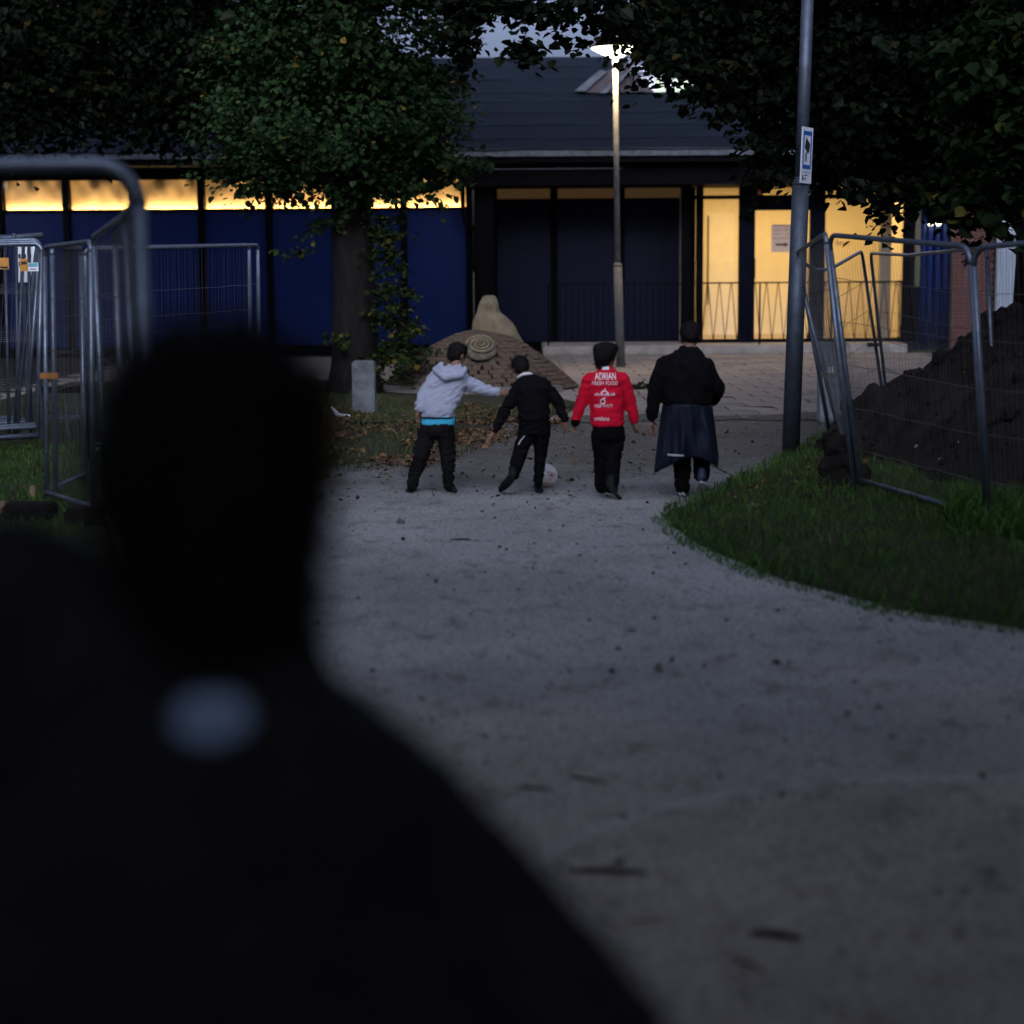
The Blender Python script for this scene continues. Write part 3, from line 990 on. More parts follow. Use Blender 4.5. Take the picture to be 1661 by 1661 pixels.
# dormer gable on the roof
DY = EY + 3.9
a = W(938, 150, DY); b = W(1062, 150, DY); t_ = W(1012, 96, DY)
g = MB().prism([a, b, t_], (0, 1.6, 0)).build("dormer", "dormer_dark", bld)
a2, t2 = W(972, 151, DY - 0.25), W(1028, 108, DY - 0.25)
MB().prism([a2, a2 + Vector((0.14, 0, 0)), t2 + Vector((0.1, 0, 0)), t2], (0, 0.1, 0)).build("verge_board", "felt_edge", g)
MB().prism([W(932, 147, DY - 0.1), W(949, 148, DY - 0.1), W(985, 116, DY - 0.1), W(974, 113, DY - 0.1)], (0, 0.1, 0)).build("verge_board", "felt_edge", g)
for k in range(6):
    x = W(1000 + k * 9, 149, DY - 0.04).x
    zt = W(1000 + k * 9, 149 - max(6, 34 - abs(k - 2) * 10), DY).z
    MB().span(x - 0.035, x + 0.035, DY - 0.07, DY, a.z, zt).build("slat", "brick_red" if False else "dormer_dark", g)

# right-hand side: olive post, blue ribs, brick wall
MB().span(lx(1482), lx(1490.5), LY - 0.1, LY - 0.08, wz(470, LY), wz(300, LY)).build("olive_strip", "olive_paint", bld)
ribx = [1497, 1507, 1520, 1533]
for i, p in enumerate(ribx):
    MB().tube([(wx(p, 39.0), 39.0 - 0.03 * (i % 2), 0.15), (wx(p, 39.0), 39.0 - 0.03 * (i % 2), wz(300, 39, 1500))], 0.07, 12).build("blue_rib", "blue_panel", bld, smooth=True)
MB().span(wx(1488, 39), wx(1548, 39), 39.08, 39.15, 0, wz(296, 39, 1500)).build("boarded_panel", "dark_blue_panel", bld)
bx0, bx1, bY = wx(1546, 38.6), wx(1618, 38.6), 38.6
bz1 = wz(296, bY, 1580)
bw = MB().span(bx0, bx1, bY + 0.012, bY + 0.25, 0, bz1).build("brick_wall", "mortar", bld)
bl, bh, bj = 0.25, 0.062, 0.015
bmesh_b = MB().box((0, 0, 0), (bl - 0.004, 0.05, bh)).mesh("brick"); bmesh_b.materials.append(M["brick_red"])
hmesh_b = MB().box((0, 0, 0), ((bl) / 2 - 0.01, 0.05, bh)).mesh("brick"); hmesh_b.materials.append(M["brick_red"])
row = 0
z = 0.02 + bh / 2
while z + bh / 2 < bz1 - 0.01:
    x = bx0 + (bl + bj) / 2 - ((bl + bj) / 2 if row % 2 else 0)
    while x < bx1 + 0.06:
        lo_x, hi_x = x - bl / 2, x + bl / 2
        if lo_x < bx0 - 0.01:
            put("brick", hmesh_b, None, bw, loc=(x + bl / 4 + 0.01, bY + 0.03 - random.uniform(0, 0.006), z))
        elif hi_x > bx1 + 0.02:
            if x - bl / 4 + bl / 4 < bx1:
                put("brick", hmesh_b, None, bw, loc=(x - bl / 4 - 0.005, bY + 0.03 - random.uniform(0, 0.006), z))
        else:
            put("brick", bmesh_b, None, bw, loc=(x, bY + 0.03 - random.uniform(0, 0.006), z), rot=(0, 0, random.gauss(0, 0.004)))
        x += bl + bj
    row += 1
    z += bh + bj
# the dark wing behind the trees at the far right
MB().span(wx(1660, 38.8), wx(1660, 38.8) + 7.5, 38.8, 39.2, 0, 3.7).build("wall_panel", "black_paint", bld)

# white ribbed sheet standing against the brick wall
wsx0, wsx1 = wx(1616, 38.3), wx(1652, 38.3)
ws = MB()
nrib = 7
zt, zb = wz(338, 38.3, 1630), 0.02
sec = []
for k in range(nrib * 2 + 1):
    u = k / (nrib * 2)
    sec.append((u, 0.035 if k % 2 else 0.0))
vs, fs = [], []
levels = [0, 0.35, 0.7, 0.86, 0.95, 1.0]
for li, v in enumerate(levels):
    shrink = 1.0 - 0.28 * v ** 3
    for u, d in sec:
        vs.append((wsx0 + (wsx1 - wsx0) * u * shrink, 38.3 - d * (1 if v < 0.8 else 0.2), zb + (zt - zb) * v))
for li in range(len(levels) - 1):
    for k in range(len(sec) - 1):
        a_ = li * len(sec) + k
        fs.append((a_, a_ + 1, a_ + 1 + len(sec), a_ + len(sec)))
nb = len(vs)
vs += [(x, y + 0.05, z) for x, y, z in vs]
fs += [tuple(i + nb for i in reversed(f)) for f in fs]
ns = len(sec)
for li in range(len(levels) - 1):
    for k in (0, ns - 1):
        fs.append((li * ns + k, (li + 1) * ns + k, (li + 1) * ns + k + nb, li * ns + k + nb))
for k in range(ns - 1):
    e = (len(levels) - 1) * ns + k
    fs.append((e, e + 1, e + 1 + nb, e + nb)); fs.append((k, k + 1, k + 1 + nb, k + nb))
o = ws.add(vs, fs).build("ribbed_sheet", "sheet_white")
tag(o, "tall pale ribbed sheet standing beside the brick wall", "sheet")

# twin glints on the blue ribs, reflected light added as glowing bodies
for p, nm in ((1507, "left one of two lamp reflections added as glowing bodies on the blue ribs"), (1520, "right one of two lamp reflections added as glowing bodies on the blue ribs")):
    c = Vector((wx(p, 38.9), 38.86, wz(361, 38.9, 1510)))
    r_ = empty("rib_glint", c, nm, "added glint", "reflections added as glowing bodies on the blue ribs")
    MB().box(c + Vector((0, 0.0, 0.075)), (0.10, 0.10, 0.03)).build("glint_cap", "black_paint", r_)
    MB().lathe([(0.035, -0.06), (0.05, 0.0), (0.05, 0.06)], c, 12).build("glint_body", "rib_glint_lit", r_, smooth=True)
    MB().box(c + Vector((0, 0.06, 0.04)), (0.05, 0.04, 0.10)).build("glint_bracket", "black_paint", r_)


# ------------------------------------------------------------------ lettering
def text_mesh(s, shear=0.0, spacing=1.0, bold=0.0):
    cu = bpy.data.curves.new("lettering", 'FONT')
    cu.body = s
    cu.size = 1.0
    cu.shear = shear
    cu.space_character = spacing
    cu.offset = bold
    cu.fill_mode = 'FRONT'
    cu.resolution_u = 4
    o = bpy.data.objects.new("lettering", cu)
    COL.objects.link(o)
    dg = bpy.context.evaluated_depsgraph_get()
    me = bpy.data.meshes.new_from_object(o.evaluated_get(dg))
    bpy.data.objects.remove(o)
    bpy.data.curves.remove(cu)
    bm = bmesh.new(); bm.from_mesh(me)
    bmesh.ops.triangulate(bm, faces=bm.faces)
    for _ in range(3):
        long_ = [e for e in bm.edges if e.calc_length() > .16]
        if not long_: break
        bmesh.ops.subdivide_edges(bm, edges=long_, cuts=1)
        bmesh.ops.triangulate(bm, faces=bm.faces)
    bm.to_mesh(me); bm.free()
    v = np.array([x.co[:] for x in me.vertices])
    f = [tuple(p.vertices) for p in me.polygons]
    bpy.data.meshes.remove(me)
    lo, hi = v.min(0), v.max(0)
    v = (v - lo) / np.maximum(hi - lo, 1e-6)
    return v, f


def text_on_plane(s, origin, ux, uz, w, h, name, material, parent, **kw):
    v, f = text_mesh(s, **kw)
    vs = [Vector(origin) + Vector(ux) * (a * w) + Vector(uz) * (b * h) for a, b, _ in v]
    return MB().add(vs, f).build(name, material, parent)


# notice on the glass door
nY = LY - 0.012
n0, n1 = W(1251, 409, nY), W(1286, 364, nY)
notice = MB().span(n0.x, n1.x, nY - 0.004, nY, n0.z, n1.z).build("paper_notice", "paper")
notice.location = (0, 0, 0)
tag(notice, "paper notice with a bold black arrow stuck to the glass door", "notice")
ay = nY - 0.007
aw = n1.x - n0.x; ah = n1.z - n0.z
zc = n0.z + ah * 0.27
MB().prism([(n0.x + aw * .2, ay, zc - .02), (n0.x + aw * .62, ay, zc - .02), (n0.x + aw * .62, ay, zc - .05), (n0.x + aw * .82, ay, zc), (n0.x + aw * .62, ay, zc + .05),
            (n0.x + aw * .62, ay, zc + .02), (n0.x + aw * .2, ay, zc + .02)], (0, .002, 0)).build("printed_arrow", "ink", notice)
pl = MB()
for zz, a, b in ((.97, .1, .95), (.80, .1, .4), (.80, .6, .95), (.66, .1, .35), (.66, .75, .95), (.5, 0, 1)):
    pl.span(n0.x + aw * a, n0.x + aw * b, ay, ay + .002, n0.z + ah * zz - .006, n0.z + ah * zz + .006)
pl.build("printed_lines", "grey_ink", notice)

# script word on the glass right of the door
p0 = W(1355, 398, LY - 0.01); p1 = W(1378, 391, LY - 0.01)
o = text_on_plane("Personal", p0, (1, 0, 0), (0, 0, 1), p1.x - p0.x, p1.z - p0.z + 0.02, "window_lettering", "ink", None, shear=0.4)
tag(o, "small black script word on the glass right of the door", "lettering")

# red sign inside
rY = LY + 0.5
q0, q1 = W(1217, 319, rY), W(1238, 300, rY)
rs = MB().span(q0.x, q1.x, rY, rY + 0.02, q0.z, q1.z).build("red_sign", "red_sign")
tag(rs, "red square safety sign hanging above the glass door", "sign")
MB().prism([(q0.x + .05, rY - .004, q0.z + .04), (q0.x + .22, rY - .004, q0.z + .04), (q0.x + .22, rY - .004, q0.z + .12), (q0.x + .12, rY - .004, q0.z + .10)], (0, .003, 0)).build("pictogram", "white_print", rs)

# ------------------------------------------------------------------ railing on the platform edge
rl = empty("railing", (wx(1180, 37.5), 37.5, 0.19), "black metal railing with zigzag bars in front of the glass entrance", "railing")
RLY = 37.48
rt, rb = wz(458, RLY, 1300), wz(551, RLY, 1300)
xa, xm, xb = wx(888, RLY), wx(1126, RLY), wx(1472, RLY)


def rail(y0, x0, x1):
    MB().box(((x0 + x1) / 2, y0, rt), (x1 - x0, 0.035, 0.03)).build("top_rail", "black_paint", rl)
    MB().box(((x0 + x1) / 2, y0, rb), (x1 - x0, 0.03, 0.025)).build("bottom_rail", "black_paint", rl)


rail(RLY, xa, xb)
hz = rt - rb - 0.028
dxz = 0.105
lean_a = MB().tube([(-dxz / 2, 0, -hz / 2), (dxz / 2, 0, hz / 2)], 0.0085, 5).mesh("zigzag_bar"); lean_a.materials.append(M["black_paint"])
lean_b = MB().tube([(dxz / 2, 0.004, -hz / 2), (-dxz / 2, 0.004, hz / 2)], 0.0085, 5).mesh("zigzag_bar"); lean_b.materials.append(M["black_paint"])
x = xm + 0.1
k = 0
while x < xb - 0.1:
    put("zigzag_bar", lean_a if k % 2 else lean_b, None, rl, loc=(x, RLY, (rt + rb) / 2))
    x += 0.125 if k % 2 else 0.112
    k += 1
vbar = MB().tube([(0, 0, -hz / 2), (0, 0, hz / 2)], 0.0085, 5).mesh("upright_bar"); vbar.materials.append(M["black_paint"])
x = xa + 0.12
while x < xm - 0.05:
    put("upright_bar", vbar, None, rl, loc=(x, RLY, (rt + rb) / 2))
    x += 0.125
for p in (889, 1010, 1126, 1233, 1350, 1471):
    xx = wx(p, RLY)
    MB().box((xx, RLY + 0.002, (rt - 0.02 + 0.08) / 2), (0.032, 0.03, rt - 0.02 - 0.08)).build("railing_post", "black_paint", rl)
    MB().box((xx, RLY - 0.01, 0.13), (0.10, 0.08, 0.1)).build("post_foot", "black_paint", rl)
# return of the railing at the right end
for zz, th in ((rt, 0.03), (rb, 0.025)):
    MB().box((xb + 0.02, 37.95, zz + 0.003), (0.03, 0.95, th)).build("top_rail" if zz == rt else "bottom_rail", "black_paint", rl)
for k in range(7):
    put("upright_bar", vbar, None, rl, loc=(xb + 0.02, 37.62 + k * 0.12, (rt + rb) / 2))

# ------------------------------------------------------------------ far building behind the roof
FB = 66.0
fbx0, fbx1 = W(1038, 120, FB).x, W(1200, 120, FB).x
zb_, zt_ = 0.0, W(1100, 106, FB).z
fb = empty("building", ((fbx0 + fbx1) / 2, FB, 0), "distant pale building with greenish lit windows seen above the roof", "building")
MB().span(fbx0, fbx1, FB + 0.2, FB + 6, 0, zt_ - 0.3).build("wall", "pale_wall", fb)
MB().span(fbx0 - 0.2, W(1131, 100, FB).x, FB - 0.3, FB + 0.2, W(1090, 116, FB).z, W(1090, 108, FB).z).build("cornice", "pale_wall", fb)
for a_, b_ in ((1064, 1079), (1094, 1105), (1107, 1128)):
    w = MB().span(W(a_, 120, FB).x, W(b_, 120, FB).x, FB + 0.14, FB + 0.2, W(1090, 152, FB).z, W(1090, 122, FB).z).build("window", "far_window_lit", fb)
MB().span(W(1081, 120, FB).x, W(1092, 120, FB).x, FB - 0.1, FB + 0.14, 0, W(1090, 116, FB).z).build("column", "pale_wall", fb)

# ------------------------------------------------------------------ street lamp
lb = G(1007, 596)
LYd = lb.y
lamp = empty("street_lamp", lb, "slim street lamp with a glowing head in the leaves beside the entrance", "street lamp")
l1 = W(1002, 430, LYd); l2 = W(998, 108, LYd)
MB().tube([lb, l1], [0.080, 0.074], 14).build("lower_pole", "lamp_pole", lamp, smooth=True)
MB().lathe([(0.078, -0.03), (0.080, 0), (0.055, 0.04)], l1, 14).build("collar", "lamp_pole", lamp, smooth=True)
MB().tube([l1, l2], [0.052, 0.044], 14).build("upper_pole", "lamp_pole", lamp, smooth=True)
MB().lathe([(0.058, -0.02), (0.06, 0.15)], l2, 14).build("lamp_neck", "lamp_pole", lamp, smooth=True)
hd = l2 + Vector((0, 0, 0.15))
MB().lathe([(0.07, 0.0), (0.24, 0.07), (0.42, 0.16)], hd, 24).build("diffuser", "lamp_lit", lamp, smooth=True)
MB().lathe([(0.44, 0.165), (0.44, 0.19), (0.30, 0.26), (0.05, 0.30)], hd, 24).build("lamp_hood", "black_paint", lamp, smooth=True)
pl_ = bpy.data.lights.new("lamp_glow", 'SPOT')
pl_.energy = 85; pl_.color = (1.0, 0.70, 0.38); pl_.shadow_soft_size = 0.12
pl_.spot_size = R(165); pl_.spot_blend = 0.6
plo = bpy.data.objects.new("lamp_glow", pl_); COL.objects.link(plo)
plo.location = hd + Vector((0, -0.13, 0.02))

# ------------------------------------------------------------------ sign pole at the right
sb = G(1282, 742)
pole = empty("sign_pole", sb, "grey steel pole with a thicker lower half at the grass edge", "pole")
s1 = W(1299, 296, sb.y); s2 = W(1312, -60, sb.y)
MB().tube([sb - Vector((0, 0, 0.05)), s1], [0.083, 0.079], 16).build("lower_pole", "galvanised_dull", pole, smooth=True)
MB().tube([s1 - Vector((0, 0, 0.02)), s1 + Vector((0, 0, 0.05))], [0.082, 0.06], 16).build("collar", "galvanised_dull", pole, smooth=True)
MB().tube([s1, s2], [0.060, 0.056], 16).build("upper_pole", "galvanised_dull", pole, smooth=True)
# camera warning sign, turned away to the right
sc_ = W(1308, 252, sb.y - 0.12)
ang = R(62)
ux = Vector((math.cos(ang), -math.sin(ang) * 1.0, 0)); ux.normalize()
ux = Vector((math.cos(ang), math.sin(ang), 0)) * 1.0
# near edge on the left, far edge on the right
un = Vector((ux.y, -ux.x, 0))
uzv = Vector((0.03, 0, 1)).normalized()
SW, SH = 0.30, 0.50
sg = empty("camera_sign", sc_, "white and blue camera surveillance sign on the grey steel pole", "sign")


def splate(a0, a1, b0, b1, d0, d1, name, material, parent=None):
    pts = [sc_ + ux * (a * SW) + uzv * (b * SH) + un * d0 for a, b in ((a0, b0), (a1, b0), (a1, b1), (a0, b1))]
    return MB().prism(pts, un * (d1 - d0)).build(name, material, parent or sg)


splate(-.5, .5, -.5, .5, 0, .004, "sign_plate", "sign_white")
e0, e1 = .005, .007
for a0, a1, b0, b1 in ((-.38, .38, .36, .43), (-.38, .38, -.24, -.17), (-.38, -.29, -.17, .36), (.29, .38, -.17, .36)):
    splate(a0, a1, b0, b1, e0, e1, "blue_border", "sign_blue")


def spoly(poly, name, material):
    MB().prism([sc_ + ux * (a * SW) + uzv * (b * SH) + un * e0 for a, b in poly], un * .002).build(name, material, sg)


spoly([(-.22, .13), (-.12, .32), (.26, .20), (.16, .04), (.10, .08), (.08, .03)], "camera_symbol", "sign_black")
spoly([(-.13, .05), (-.03, .05), (-.03, -.11), (-.13, -.11)], "camera_symbol", "sign_black")
text_on_plane("Kamerabevakning", sc_ - ux * .36 * SW - uzv * .325 * SH + un * e0, ux, uzv, .72 * SW, .04 * SH, "lettering", "sign_blue", sg)
spoly([(-.13, -.36), (.12, -.36), (.12, -.345), (-.13, -.345)], "printed_line", "sign_black")
spoly([(-.36, -.45), (-.28, -.45), (-.28, -.37), (-.32, -.35), (-.36, -.37)], "emblem", "sign_black")
spoly([(-.24, -.43), (.0, -.43), (.0, -.40), (-.24, -.40)], "printed_line", "sign_teal")

# ------------------------------------------------------------------ grey cabinet behind the leaning fence
cb = G(1350, 692)
cab = empty("utility_cabinet", cb, "narrow grey utility cabinet standing behind the leaning fence panels", "cabinet")
ct = W(1350, 556, cb.y).z
hw = (wx(1371, cb.y) - wx(1327, cb.y)) / 2
MB().box((cb.x, cb.y + 0.12, (ct - 0.04 + 0.05) / 2), (hw * 2 - 0.02, 0.24, ct - 0.09)).build("cabinet_body", "cabinet_grey", cab, bevel=0.01)
MB().box((cb.x, cb.y + 0.12, ct - 0.02), (hw * 2 + 0.03, 0.28, 0.04)).build("cabinet_lid", "cabinet_grey", cab, bevel=0.008)
MB().box((cb.x, cb.y + 0.12, 0.03), (hw * 2 - 0.05, 0.2, 0.06)).build("cabinet_base", "concrete", cab)
MB().box((cb.x - 0.0, cb.y - 0.004, ct * 0.48), (hw * 1.8, 0.012, ct * 0.8)).build("cabinet_door", "cabinet_grey", cab, bevel=0.004)
MB().box((cb.x - hw * 0.2, cb.y - 0.013, ct * 0.66), (0.06, 0.004, 0.10)).build("label_plate", "sign_white", cab)


# ------------------------------------------------------------------ fence panels
def fence(name, BL, BR, TL, TR, label, group, rad=0.020, wires=True, mids=None, clamps=(), nh=4, corner=0.12, bottom=True, spacing=0.05):
    """a site fence panel: rounded tube frame, dense thin uprights, a few crosswires"""
    BL, BR, TL, TR = map(Vector, (BL, BR, TL, TR))
    root = empty(name, (BL + BR) / 2, label, "fence panel", group)
    u = (TR - TL)
    un_ = u.normalized()
    cl = min(corner, u.length * 0.2)
    top = [TL - (TL - BL).normalized() * cl]
    dl = (BL - TL).normalized(); drr = (BR - TR).normalized()
    for k in range(1, 6):
        a_ = k / 6 * math.pi / 2
        top.append(TL + dl * cl * (1 - math.sin(a_)) + un_ * cl * (1 - math.cos(a_)))
    top.append(TL + un_ * cl)
    if mids:
        top.extend([Vector(m) for m in mids])
    top.append(TR - un_ * cl)
    for k in range(1, 6):
        a_ = k / 6 * math.pi / 2
        top.append(TR + drr * cl * (1 - math.cos(a_)) - un_ * cl * (1 - math.sin(a_)))
    top.append(TR + drr * cl)
    MB().tube(top, rad, 8).build("top_rail", "galvanised", root, smooth=True)
    MB().tube([top[0], BL], rad, 8).build("upright_tube", "galvanised", root, smooth=True)
    MB().tube([top[-1], BR], rad, 8).build("upright_tube", "galvanised", root, smooth=True)
    if bottom:
        h = 0.045
        MB().tube([BL.lerp(TL, h), BR.lerp(TR, h)], rad, 8).build("bottom_rail", "galvanised", root, smooth=True)
    if wires:
        n = max(6, int(u.length / spacing))
        m_ = MB()
        tops = [TL] + ([Vector(m) for m in mids] if mids else []) + [TR]

        def top_at(s):
            s2 = s * (len(tops) - 1); i = min(int(s2), len(tops) - 2)
            return tops[i].lerp(tops[i + 1], s2 - i)
        for k in range(1, n):
            s = k / n
            a_, b_ = BL.lerp(BR, s), top_at(s)
            m_.tube([a_.lerp(b_, .02), a_.lerp(b_, .35) + Vector((random.gauss(0, .004), random.gauss(0, .01), 0)), a_.lerp(b_, .985)], 0.0011, 3, caps=False)
        o = m_.build("upright_wires", "wire", root); tag(o, kind='stuff')
        for j in range(1, nh + 1):
            s = j / (nh + 1)
            pts = []
            for k in range(13):
                q = BL.lerp(BR, k / 12).lerp(top_at(k / 12), s)
                pts.append(q + Vector((0, 0, 0.012 * fbm(k * .7, j * 3.1 + BL.x))))
            MB().tube(pts, 0.003, 4).build("crosswire", "wire", root)
    for side, s in clamps:
        a_, b_ = (BL, TL) if side == 0 else (BR, TR)
        c = a_.lerp(b_, s)
        MB().box(c + Vector((0.03 if side == 0 else -0.03, -0.0, 0)), (0.14, 0.05, 0.05)).build("clamp", "orange_clamp" if group != GR else "stone_dark", root, bevel=0.006)
    return root


def down(p, h=2.0, dx=0.0, dy=0.0):
    return Vector((p.x + dx, p.y + dy, p.z - h))


GR, GL = "fence panels around the soil heap", "fence panels on the lawn"
YA, YB = G(1397, 797).y, G(1602, 858).y
fence("site_fence", W(1397, 797, YA), W(1602, 858, YB), W(1344, 381, YA), W(1573, 400, YB),
      "wide leaning fence panel in front of the soil heap, bottom rail lying in the grass", GR, nh=5)
YC = G(1386, 808).y - 0.03
fence("site_fence", W(1371, 738, 17.6), W(1386, 808, YC), W(1288, 413, 17.6), W(1339, 379, YC),
      "narrow tilted fence panel at the end, beside the grey steel pole", GR, clamps=((0, .4),), nh=4, corner=.08)
YD = 22.5
tl = W(1398, 408, YD)
fence("site_fence", W(1345, 700, 18.6), W(1432, 640, YD), W(1296, 424, 18.2), tl,
      "fence panel with a dented sagging top rail seen against the glass door", GR, mids=[W(1322, 438, 19.2), W(1346, 437, 20)], nh=4, corner=.1, clamps=((1, .35),))
t2_ = W(1412, 411, YD + .1)
fence("site_fence", W(1438, 642, YD + .1), W(1618, 745, 16.6), t2_, W(1600, 402, 16.6),
      "rearmost fence panel running behind the soil heap to the right", GR, mids=[W(1475, 414, YD - 1), W(1500, 411, 20)], nh=4, corner=.1, bottom=False)
fence("site_fence", W(1606, 852, YB - .05), W(1900, 930, YB - 1.6), W(1578, 402, YB - .05), W(1930, 372, YB - 1.6),
      "fence panel at the right edge running out of the picture", GR, nh=5)

# left: a near panel across, then a chain going back along the lawn
Yn = 6.0
zt_n = W(100, 268, Yn).z
ptl, ptr = W(-420, 268, Yn), W(224, 268, Yn)
ptr.z = ptl.z = zt_n
fence("site_fence", Vector((ptl.x, Yn, 0.05)), Vector((ptr.x + .012, Yn, 0.05)), ptl, ptr,
      "nearest fence panel, blurred, with a rounded upper corner", GL, rad=0.025, corner=0.13, wires=True, nh=3, spacing=0.06)
chain = [(226, 318, 7.2), (203, 350, 9.0), (152, 384, 12.4)]
names = ["second fence panel behind the nearest one, beside the dark head", "third fence panel, seen almost edge on, left of the dark head",
         "pair of upright fence tubes seen edge on before the blue wall"]
for i in range(2):
    a, b = chain[i + 1], chain[i]
    A, B = W(*a), W(*b)
    fence("site_fence", Vector((A.x + .02, A.y, .05)), Vector((B.x + .02, B.y, .05)), A, B, names[i], GL, nh=4, corner=.06, spacing=0.12)
A, B = W(186, 382, 10.5), W(206, 365, 9.2)
fence("site_fence", Vector((A.x, A.y, .05)), Vector((B.x + .02, B.y, .05)), A, B, names[2], GL, nh=3, corner=.05, spacing=0.12)
A, B = W(72, 401, 14.25), W(147, 392, 13.2)
fence("site_fence", G(76, 817), G(150, 842), A, B, "fence panel whose two bottom rails form a corner on the lawn", GL, clamps=((0, .5),), nh=4, corner=.07)
A, B = W(84, 399, 14.5), W(131, 402, 16.0)
fence("site_fence", G(90, 808), G(137, 786), A, B, "short fence panel turned away behind the corner panel", GL, nh=6, corner=.07)
A, B = W(138, 405, 16.2), W(418, 397, 19.0)
fence("site_fence", G(145, 745), G(422, 700), A, B, "long fence panel standing in front of the blue wall", GL, rad=.018, nh=4, corner=.05, clamps=((1, .36),), spacing=0.06)
A, B = W(150, 402, 16.8), W(404, 397, 19.3)
fence("site_fence", G(152, 735), G(407, 695), A, B, "rear twin of the long fence panel before the blue wall", GL, rad=.018, nh=2, corner=.05, spacing=0.1)
stack_lab = ["front panel of the stacked fence panels, carrying the small signs", "second panel in the stack of fence panels", "third panel in the stack of fence panels",
             "fourth panel in the stack of fence panels", "rear panel of the stacked fence panels, tallest at the top"]
for i in range(5):
    Ys = 18.3 + i * 0.16
    A, B = W(-190 + i * 4, 402 - i * 3, Ys), W(68 - i * 1.5, 395 - i * 3.2, Ys)
    fence("site_fence", W(-200, 722 - i * 4, Ys - .1), W(60 - i * 9 + (i % 2) * 8, 706 - i * 4, Ys - .1), A, B, stack_lab[i], "stacked fence panels at the left edge", nh=3, corner=.08,
          rad=.021, spacing=.09)
# extra inner uprights of the stacked panels stand in a carrier frame
car = empty("fence_carrier", W(20, 712, 18.7), "steel carrier frame holding the stacked fence panels upright", "carrier frame", None)
car.location.z = 0
for p, pt, q in ((8, 400, 15), (26, 398, 30), (47, 399, 50), (38, 398, 24)):
    MB().tube([W(p, pt, 18.62), W(q, 708, 18.5)], .018, 8).build("upright_tube", "galvanised_dull", car, smooth=True)
MB().tube([W(-100, 716, 18.05), W(63, 706, 18.05)], .03, 8).build("base_beam", "galvanised_dull", car, smooth=True)
MB().tube([W(-60, 392, 18.75), W(70, 381, 18.75)], .03, 8).build("top_beam", "galvanised_dull", car, smooth=True)
MB().tube([W(22, 398, 18.7), W(23, 378, 18.7)], .018, 8).build("pin", "galvanised_dull", car, smooth=True)

# small signs hanging on the stacked panels
def flat_sign(name, x0, y0, x1, y1, Y, material, label, extra=None):
    a, b = W(x0, y1, Y), W(x1, y0, Y)
    o = MB().span(a.x, b.x, Y - .004, Y, a.z, b.z).build(name, material)
    tag(o, label, "sign", "small signs on the stacked fence panels")
    if extra:
        for (u0, u1, v0, v1, m2, nm) in extra:
            MB().span(a.x + (b.x - a.x) * u0, a.x + (b.x - a.x) * u1, Y - .007, Y - .005, a.z + (b.z - a.z) * v0, a.z + (b.z - a.z) * v1).build(nm, m2, o)
    return o


flat_sign("warning_sign", 0, 418, 14, 437, 18.2, "sign_orange", "brown orange sign at the very edge of the stacked panels", [(.1, .9, .1, .25, "sign_black", "printed_line")])
flat_sign("warning_sign", 33, 420, 45, 440, 18.2, "sign_orange", "small brown orange sign next to the teal and white label", [(.15, .85, .55, .8, "sign_black", "printed_line")])
flat_sign("label_sign", 46, 426, 62, 440, 18.18, "sign_white", "white label with a teal band on the stacked panels", [(.05, .95, .55, .95, "sign_teal", "teal_band"), (.2, .8, .2, .3, "grey_ink", "printed_line")])
nb_ = empty("notice_board", W(45, 430, 19.6), "pale notice board with rows of dark squares behind the stacked panels", "notice board")
a, b = W(27, 458, 19.6), W(63, 400, 19.6)
MB().span(a.x, b.x, 19.6, 19.64, a.z, b.z).build("board", "sign_white", nb_)
MB().span(a.x + .04, a.x + .08, 19.64, 19.68, 0, b.z - .1).build("board_leg", "galvanised_dull", nb_)
MB().span(b.x - .08, b.x - .04, 19.64, 19.68, 0, b.z - .1).build("board_leg", "galvanised_dull", nb_)
for r_ in range(2):
    for c_ in range(4):
        MB().span(a.x + .03 + c_ * .055, a.x + .055 + c_ * .055, 19.594, 19.598, b.z - .12 - r_ * .08, b.z - .075 - r_ * .08).build("dark_square", "sign_black", nb_)

# low dark barrier behind, seen between the fence tubes
bb = G(110, 712)
br = empty("low_barrier", bb, "low dark barrier rail seen between the fence tubes", "barrier")
bt = W(110, 632, bb.y).z
MB().box((bb.x, bb.y, bt), (0.5, 0.05, 0.07)).build("top_rail", "black_paint", br)
MB().box((bb.x, bb.y, bt * .45), (0.5, 0.03, 0.04)).build("lower_rail", "galvanised_dull", br)
for k in range(5):
    MB().box((bb.x - .22 + k * .11, bb.y + .004, bt / 2), (.02, .02, bt - .07)).build("upright_bar", "galvanised_dull", br)

for i, (p, lab) in enumerate((((54, 806), "short wooden stake with a pale top beside the corner fence"), ((5, 832), "short wooden stake at the left edge of the lawn"))):
    g_ = G(*p)
    o = MB().box((g_.x, g_.y, 0.035), (.045, .045, .11)).build("wooden_stake", "wood_stake", None, bevel=.004)
    tag(o, lab, "stake", "wooden stakes on the lawn")
for p, lab in (((50, 842), "dark concrete fence foot on the lawn by the left edge"), ((150, 850), "dark concrete fence foot under the corner panel")):
    g_ = G(*p)
    o = MB().box((g_.x, g_.y, .06), (.36, .22, .12)).build("concrete_block", "soil", None, bevel=.02)
    tag(o, lab, "fence foot", "concrete fence feet")


# ------------------------------------------------------------------ soil heap
HC = Vector((6.35, 16.7, 0))


